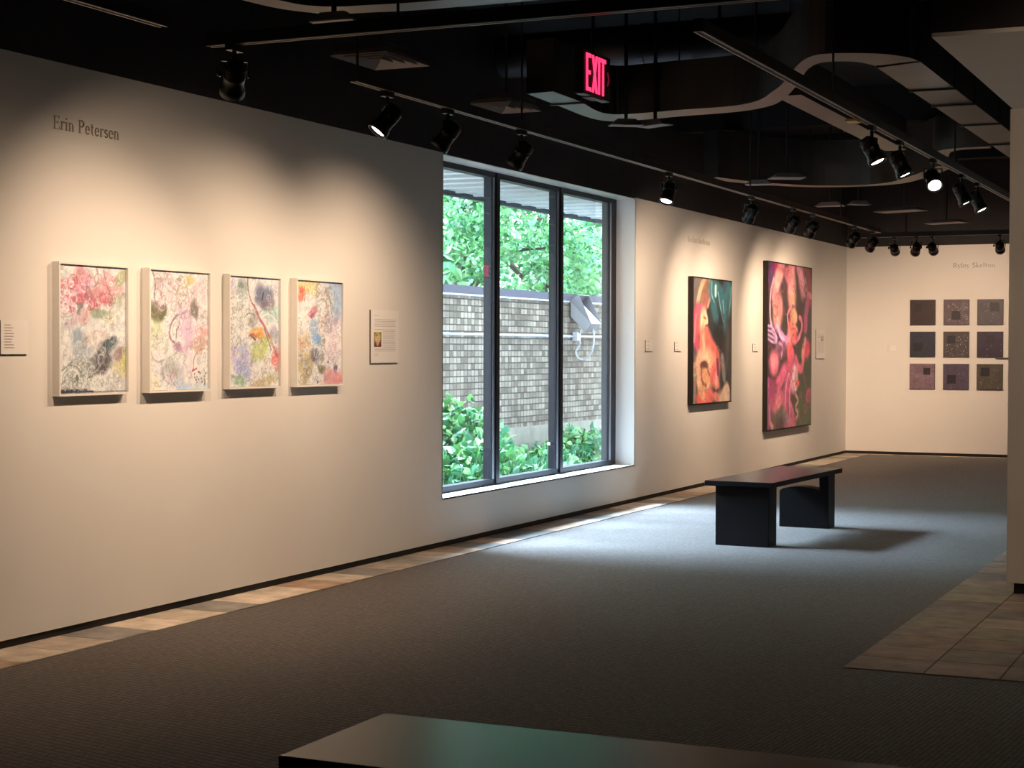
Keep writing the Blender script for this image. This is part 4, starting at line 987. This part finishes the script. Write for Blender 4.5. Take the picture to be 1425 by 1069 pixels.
# ceiling diffusers
def diffuser(x, y, z, sx, sy, label):
    root = empty('air_diffuser', (x, y, z)); tag(root, label, 'air diffuser', 'square ceiling air diffusers')
    MB().box(-sx / 2 + .03, sx / 2 - .03, -sy / 2 + .03, sy / 2 - .03, .02, .075).build('plenum_box', M['duct_round'], root)
    MB().box(-.006, .006, -.006, .006, .075, CEIL - z).build('hanger_rod', M['track'], root)
    mb = MB()
    for k in range(4):
        f0 = 1 - k * .25; f1 = f0 - .11
        ax, ay, bx, by = sx / 2 * f0, sy / 2 * f0, sx / 2 * f1, sy / 2 * f1
        z0, z1 = 0 - k * .0, .03
        o_ = [(-ax, -ay), (ax, -ay), (ax, ay), (-ax, ay)]; i_ = [(-bx, -by), (bx, -by), (bx, by), (-bx, by)]
        vs = [(p[0], p[1], z0) for p in o_] + [(p[0], p[1], z1) for p in i_] + [(p[0], p[1], z0 + .006) for p in o_] + [(p[0], p[1], z1 + .006) for p in i_]
        fs = []
        for q in range(4):
            r_ = (q + 1) % 4
            fs += [(q, r_, 4 + r_, 4 + q), (8 + q, 12 + q, 12 + r_, 8 + r_), (q, 8 + q, 8 + r_, r_), (4 + q, 4 + r_, 12 + r_, 12 + q)]
        mb.add(vs, fs)
    mb.build('louvre_rings', M['outlet'], root)
diffuser(1.09, 8.62, 3.16, .36, .52, 'air diffuser above the near end of the wall track')
diffuser(1.02, 10.5, 3.14, .3, .5, 'air diffuser farther along, above the window')
# small pale outlets hung under the ducts
def outlet(x, y, z, rz, sx, sy, label):
    root = empty('air_outlet', (x, y, z), rz); tag(root, label, 'air outlet', 'small pale air outlets')
    mb = MB()
    b0 = [(-sx / 2, -sy / 2), (sx / 2, -sy / 2), (sx / 2, sy / 2), (-sx / 2, sy / 2)]
    vs = [(p[0], p[1], 0) for p in b0] + [(p[0] * .6, p[1] * .7, .04) for p in b0]
    mb.add(vs, [(3, 2, 1, 0), (4, 5, 6, 7)] + [(q, (q + 1) % 4, 4 + (q + 1) % 4, 4 + q) for q in range(4)])
    mb.build('boot', M['outlet'], root)
    MB().box(-sx / 2 - .008, sx / 2 + .008, -sy / 2 - .008, sy / 2 + .008, -.008, 0).build('face_plate', M['outlet'], root)
    MB().lathe([(.014, .04), (.014, CEIL - z)], 10).build('drop_pipe', M['duct_round'], root)
outlet(1.52, 7.36, 3.14, R(3), .22, .07, 'pale outlet under the nearest curved duct at the top of the photo')
outlet(1.46, 11.62, 3.14, R(35), .22, .10, 'pale outlet under the near curve of the long duct')
outlet(1.62, 11.80, 3.15, R(-25), .24, .10, 'second pale outlet beside the first, under the near curve of the long duct')
outlet(1.09, 16.30, 3.14, R(10), .24, .12, 'flat pale outlet at the left end of the far curved duct')
outlet(1.51, 15.80, 3.14, R(30), .30, .22, 'larger pale outlet hung before the far curved duct')
outlet(1.12, 19.06, 3.14, R(0), .3, .14, 'thin pale outlet far back, left of a pair')
outlet(1.46, 19.0, 3.14, R(40), .22, .12, 'small pale outlet far back, right of a pair')
outlet(1.70, 20.1, 3.14, R(70), .26, .55, 'broad pale outlet far back beneath the ceiling')
outlet(1.85, 22.2, 3.14, R(70), .22, .5, 'farthest pale outlet, over the back wall lamps')

# ------------------------------------------------------------------ outside
XW = -2.8
gz = 0.0
g = MB(); n_ = 26
gv = [[(-0.26 + (XW - 0.3 + 0.26) * i / 10, 9 + 22 * j / n_, -.02 + .10 * math.sin(j * 1.3 + i) * .25 + .16 * max(0, 1 - (9 + 22 * j / n_ - 9) / 11)) for i in range(11)] for j in range(n_ + 1)]
flat = [p for r_ in gv for p in r_]
g.add(flat, [(j * 11 + i, j * 11 + i + 1, (j + 1) * 11 + i + 1, (j + 1) * 11 + i) for j in range(n_) for i in range(10)])
g.box(XW - .3, -.26, 9, 31, -.5, -.2)
struct(g, 'ground', M['soil'], smooth=True)
struct(MB().box(-70, XW - .6, -30, 110, -.6, -.2), 'ground_beyond', M['soil'])
gw = empty('garden_wall', (XW, 20, 0)); gw['kind'] = 'structure'
def gpart(mb, name, m, **k):
    o = mb.build(name, m, **k); o.parent = gw; o.matrix_parent_inverse = Matrix.Translation(gw.location).inverted(); return o
gpart(MB().box(XW - .25, XW, 6, 34, .545, 2.125), 'brick_face', M['brick'])
gpart(MB().box(XW - .25, XW + .012, 6, 34, -.4, .545), 'foundation', M['concrete'])
gpart(MB().box(XW - .27, XW + .02, 6, 34, 2.145, 2.24).box(XW - .27, XW + .03, 6, 34, 2.125, 2.145, 1), 'coping', [M['coping'], M['conduit']])
ov = MB(); yy = 8.0; k = 0
while yy < 30:
    ov.box(-1.3, -.25, yy, yy + .33, 2.992, 3.02).box(-1.3, -.25, yy + .33, yy + .38, 2.978, 3.02); yy += .38
struct(ov, 'roof_overhang', M['soffit_metal'])
struct(MB().box(-1.36, -1.3, 8, 30, 2.948, 3.2), 'roof_fascia', M['frame_navy'])
# conduit and floodlight
cd = empty('conduit_pipe', (XW, 20, 1.68)); tag(cd, 'horizontal metal conduit pipe running along the brick garden wall', 'pipe')
MB().tube([(.03, -14, 0), (.03, 14, 0)], .016, 10).build('pipe', M['conduit'], cd)
for y_ in (-4, 0.5, 5): MB().box(0.0005, .05, y_, y_ + .02, -.025, .025).build('clip', M['conduit'], cd)
fl = empty('floodlight', (XW + .035, 20.95, 1.68)); tag(fl, 'grey hooded floodlight mounted on the brick garden wall outside', 'floodlight')
MB().box(-.015, .06, -.06, .06, -.06, .06).build('junction_box', M['conduit'], fl, bevel=.004)
A_, B_, C_, D_ = (-.0, .46), (.30, .165), (.205, .06), (-.0, .26)     # side profile (x out from wall, z up)
H_ = (.12, .54)
y0_, y1_ = -.16, .20
MB().prism([A_, B_, C_, D_], y0_, y1_, 'y').build('housing', M['flood'], fl, bevel=.005)
n_out = Vector((.29, 0, .30)).normalized()
def off(p, d): return (p[0] + n_out.x * d, p[1] + n_out.z * d)
a2, b2 = (.02, .44), (.285, .18)
MB().prism([a2, b2, off(b2, .006), off(a2, .006)], y0_ + .02, y1_ - .02, 'y').build('lamp_glass', M['flood_glass'], fl)
hd = MB()
for ya_ in (y0_ - .006, y1_):
    hd.prism([A_, B_, H_], ya_, ya_ + .006, 'y')
hd.prism([A_, H_, (H_[0] - .005, H_[1] + .008), (A_[0] - .005, A_[1] + .008)], y0_ - .006, y1_ + .006, 'y')
hd.build('hood', M['flood_hood'], fl)
MB().tube([(.03, .0, .0), (.07, .0, .06), (.11, .0, .17)], .016, 8).build('swivel_arm', M['conduit'], fl)
lp = smooth_path([(.255, .0, .10), (.27, .0, .02), (.262, .0, -.13), (.22, .0, -.24), (.13, .0, -.31), (.05, .0, -.29), (.02, -.02, -.21), (.045, 0, -.15), (.075, 0, -.09), (.045, .0, -.04)])
MB().tube(lp, .013, 8).build('flexible_conduit', M['conduit'], fl)

# foliage
def leaf_cloud(n, centre_fn, size, cols, seed, up=0.3, fold=0.25, normal_fn=None):
    rg = np.random.default_rng(seed)
    vs, fs, cc = [], [], []
    for i in range(n):
        c = centre_fn(rg)
        s_ = size * rg.uniform(.6, 1.35)
        d = rg.normal(size=3); d[2] -= 0.25; d /= np.linalg.norm(d) + 1e-9
        nrm = rg.normal(size=3); nrm[2] = abs(nrm[2]) + up
        if normal_fn is not None: nrm = nrm * .6 + normal_fn(c)
        nrm -= d * (nrm @ d); nrm /= np.linalg.norm(nrm) + 1e-9
        sd = np.cross(d, nrm)
        b = len(vs)
        w_ = s_ * rg.uniform(.3, .45)
        pts = [c, c + d * s_ * .35 + sd * w_ - nrm * fold * w_, c + d * s_ * .35, c + d * s_ * .35 - sd * w_ - nrm * fold * w_, c + d * s_ * .75 + sd * w_ * .6 - nrm * fold * w_, c + d * s_ * .72, c + d * s_ * .75 - sd * w_ * .6 - nrm * fold * w_, c + d * s_ - nrm * s_ * .08]
        vs += [tuple(p) for p in pts]
        fs += [(b, b + 2, b + 1), (b, b + 3, b + 2), (b + 1, b + 2, b + 5, b + 4), (b + 2, b + 3, b + 6, b + 5), (b + 4, b + 5, b + 7), (b + 5, b + 6, b + 7)]
        k = cols[rg.integers(len(cols))]; f = rg.uniform(.65, 1.35)
        cc += [(k[0] * f, k[1] * f, k[2] * f, 1)] * 8
    return vs, fs, cc
def leaf_object(name, data, m, parent):
    vs, fs, cc = data
    me = bpy.data.meshes.new(name); me.from_pydata(vs, [], fs); me.materials.append(m)
    at = me.color_attributes.new('Col', 'FLOAT_COLOR', 'POINT'); at.data.foreach_set('color', np.array(cc, np.float32).ravel())
    me.update(); o = bpy.data.objects.new(name, me); o.parent = parent; col.objects.link(o); return o
GT = [(.085, .25, .085), (.12, .31, .12), (.045, .15, .06), (.19, .39, .18), (.11, .29, .17)]
def tree(x, y, h, cr, n, label, seed, cz=None, lsize=.105):
    root = empty('garden_tree', (x, y, -.2)); tag(root, label, 'tree', 'trees beyond the garden wall')
    rg = np.random.default_rng(seed)
    tk = MB(); tk.tube(smooth_path([(0, 0, 0), (.1, -.05, h * .3), (-.05, .1, h * .55), (.1, .1, h * .85)], 4), lambda t_: .2 * (1 - t_ * .75), 10)
    cl = []
    for k in range(16):
        a = rg.uniform(0, 2 * PI); zz = rg.uniform(.1, 1.0); rr = cr * rg.uniform(.35, .95) * (1.1 - abs(zz - .5))
        p = np.array([rr * math.cos(a), rr * math.sin(a), (cz or 1.2) + (h - (cz or 1.2)) * zz]); cl.append((p, cr * rg.uniform(.28, .5)))
        if k < 9: tk.tube(smooth_path([(0, .05, h * (.22 + .45 * zz)), tuple(p * np.array([.5, .5, .96])), tuple(p)], 4), lambda t_: .07 * (1 - t_ * .8), 6)
    tk.build('trunk', M['bark'], root, smooth=True)
    def cf(rg_):
        p, r_ = cl[rg_.integers(len(cl))]
        v = rg_.normal(size=3); v /= np.linalg.norm(v); return p + v * r_ * rg_.uniform(.55, 1.0) * np.array([1, 1, .75])
    leaf_object('crown', leaf_cloud(n, cf, lsize, GT, seed + 5, up=.5), M['leaf'], root)
tree(-6.3, 24.6, 5.6, 2.2, 12000, 'leafy tree beyond the garden wall, seen through the left window pane', 3)
tree(-6.6, 28.6, 6.0, 2.3, 12000, 'leafy tree beyond the garden wall, seen through the middle window pane', 8)
tree(-6.2, 32.8, 5.8, 2.2, 12000, 'leafy tree beyond the garden wall, seen through the right window pane', 13)
tree(-11.5, 33.0, 7.5, 3.4, 9000, 'taller tree standing behind the others in the garden', 21)
tree(-11.8, 41.5, 7.5, 3.6, 9000, 'distant broad tree behind the right window pane', 27)
for k, y_ in enumerate((4.5, 8.6, 12.7, 16.8, 20.7)):  # trees added out of view to keep low sky light off the floor
    tree(-6.6, y_, 5.8, 2.2, 2600, 'unseen leafy tree added along the garden wall to block low sky light', 40 + k, lsize=.22)
GP = [(.07, .23, .08), (.10, .28, .09), (.045, .16, .065), (.14, .33, .10), (.08, .26, .15)]
def shrub(x, y, z, rx, ry, h, n, size, label, seed, cols=GP):
    root = empty('leafy_plant', (x, y, z)); tag(root, label, 'plant', 'plants in the garden bed')
    st = MB(); rg = random.Random(seed)
    for k in range(9):
        a = rg.uniform(0, 2 * PI); q = rg.uniform(.3, .9)
        st.tube([(0.02 * k - .08, 0, -.05), (rx * q * .5 * math.cos(a), ry * q * .5 * math.sin(a), h * .5), (rx * q * math.cos(a), ry * q * math.sin(a), h * (1.0 - .45 * q * q))], .008, 6)
    st.build('stems', M['plant_stem'], root)
    def cf(rg_):
        a = rg_.uniform(0, 2 * PI); q = math.sqrt(rg_.uniform(0, 1)); t_ = rg_.uniform(.25, 1.0)
        top = h * (1 - .55 * q * q)
        return np.array([rx * q * math.cos(a), ry * q * math.sin(a), top * t_])
    leaf_object('foliage', leaf_cloud(n, cf, size, cols, seed, up=1.0, fold=.2), M['plant'], root)
M['plant_stem'] = mat('plant_stems', (0.05, 0.10, 0.03), 0.7)
shrub(-1.95, 15.75, .05, .55, .95, .95, 2400, .10, 'big leafy plant against the brick wall in the left window pane', 51)
shrub(-1.35, 14.9, .05, .6, .8, .60, 1700, .10, 'low leafy plant in front of the big one, left window pane', 52)
shrub(-1.75, 17.6, .03, .42, .55, .40, 800, .10, 'leafy plant at the left edge of the middle window pane', 53)
shrub(-2.1, 19.45, .0, .42, .70, .58, 1200, .105, 'rounded leafy plant by the concrete footing, middle window pane', 54)
shrub(-2.15, 20.75, .0, .38, .5, .52, 800, .10, 'leafy plant just below the floodlight, right window pane', 55)
shrub(-2.3, 22.2, .0, .25, .4, .36, 200, .10, 'small sparse plant at the far right of the garden bed', 56)
shrub(-1.1, 16.3, .03, .40, .40, .26, 420, .12, 'low spreading plant near the sill in the middle pane', 57)
# grasses
def blades(n, x0, x1, y0, y1, seed, hmin, hmax):
    rg = np.random.default_rng(seed); vs, fs, cc = [], [], []
    for i in range(n):
        x, y = rg.uniform(x0, x1), rg.uniform(y0, y1); h = rg.uniform(hmin, hmax); a = rg.uniform(0, 2 * PI); b = rg.uniform(.1, .5) * h; w_ = .007
        dx, dy = math.cos(a), math.sin(a); px, py = -dy * w_, dx * w_
        k = len(vs)
        for t_ in (0, .4, .75, 1):
            ww = 1 - t_ * .9
            vs += [(x + dx * b * t_ * t_ + px * ww, y + dy * b * t_ * t_ + py * ww, h * t_ - .03), (x + dx * b * t_ * t_ - px * ww, y + dy * b * t_ * t_ - py * ww, h * t_ - .03)]
        fs += [(k + 2 * q, k + 2 * q + 1, k + 2 * q + 3, k + 2 * q + 2) for q in range(3)]
        f = rg.uniform(.7, 1.4); cc += [(.035 * f, .12 * f, .045 * f, 1)] * 8
    return vs, fs, cc
gr = leaf_object('grass', blades(900, -2.4, -.5, 13.6, 16.4, 71, .2, .55), M['plant'], None)
gr.location = (0, 0, .05); tag(gr, 'thin green grass blades among the plants outside the left pane', 'grass', kind='stuff')

# ------------------------------------------------------------------ daylight
wd = bpy.data.worlds.new('overcast_sky'); sc.world = wd; wd.use_nodes = True
nt = wd.node_tree; bg = nt.nodes['Background']
bg.inputs['Color'].default_value = (0.78, 0.90, 1.0, 1)
bg.inputs['Strength'].default_value = 16.0
sun = bpy.data.lights.new('hazy_sun', 'SUN'); sun.energy = 84.0; sun.angle = R(38); sun.color = (0.58, 0.76, 1.0)
so = bpy.data.objects.new('hazy_sun', sun); col.objects.link(so)
so.rotation_mode = 'QUATERNION'
so.rotation_quaternion = Vector((math.cos(R(45)), math.cos(R(45)) * .03, -math.sin(R(45)))).to_track_quat('-Z', 'Y')

# ------------------------------------------------------------------ camera
cam = bpy.data.cameras.new('camera'); co = bpy.data.objects.new('camera', cam); col.objects.link(co)
cam.sensor_fit = 'HORIZONTAL'; cam.sensor_width = 36.0
cam.lens = 36.0 * 2372.61 / 1425
yaw, pitch, roll = R(24.439), R(-1.192), R(0.150)
fw = Vector((-math.sin(yaw) * math.cos(pitch), math.cos(yaw) * math.cos(pitch), math.sin(pitch)))
rt = Vector((math.cos(yaw), math.sin(yaw), 0)); up = rt.cross(fw)
r2 = math.cos(roll) * rt + math.sin(roll) * up; u2 = -math.sin(roll) * rt + math.cos(roll) * up
co.matrix_world = Matrix(((r2.x, u2.x, -fw.x, 5.839), (r2.y, u2.y, -fw.y, 0.0), (r2.z, u2.z, -fw.z, 1.516), (0, 0, 0, 1)))
cam.clip_end = 300
sc.camera = co
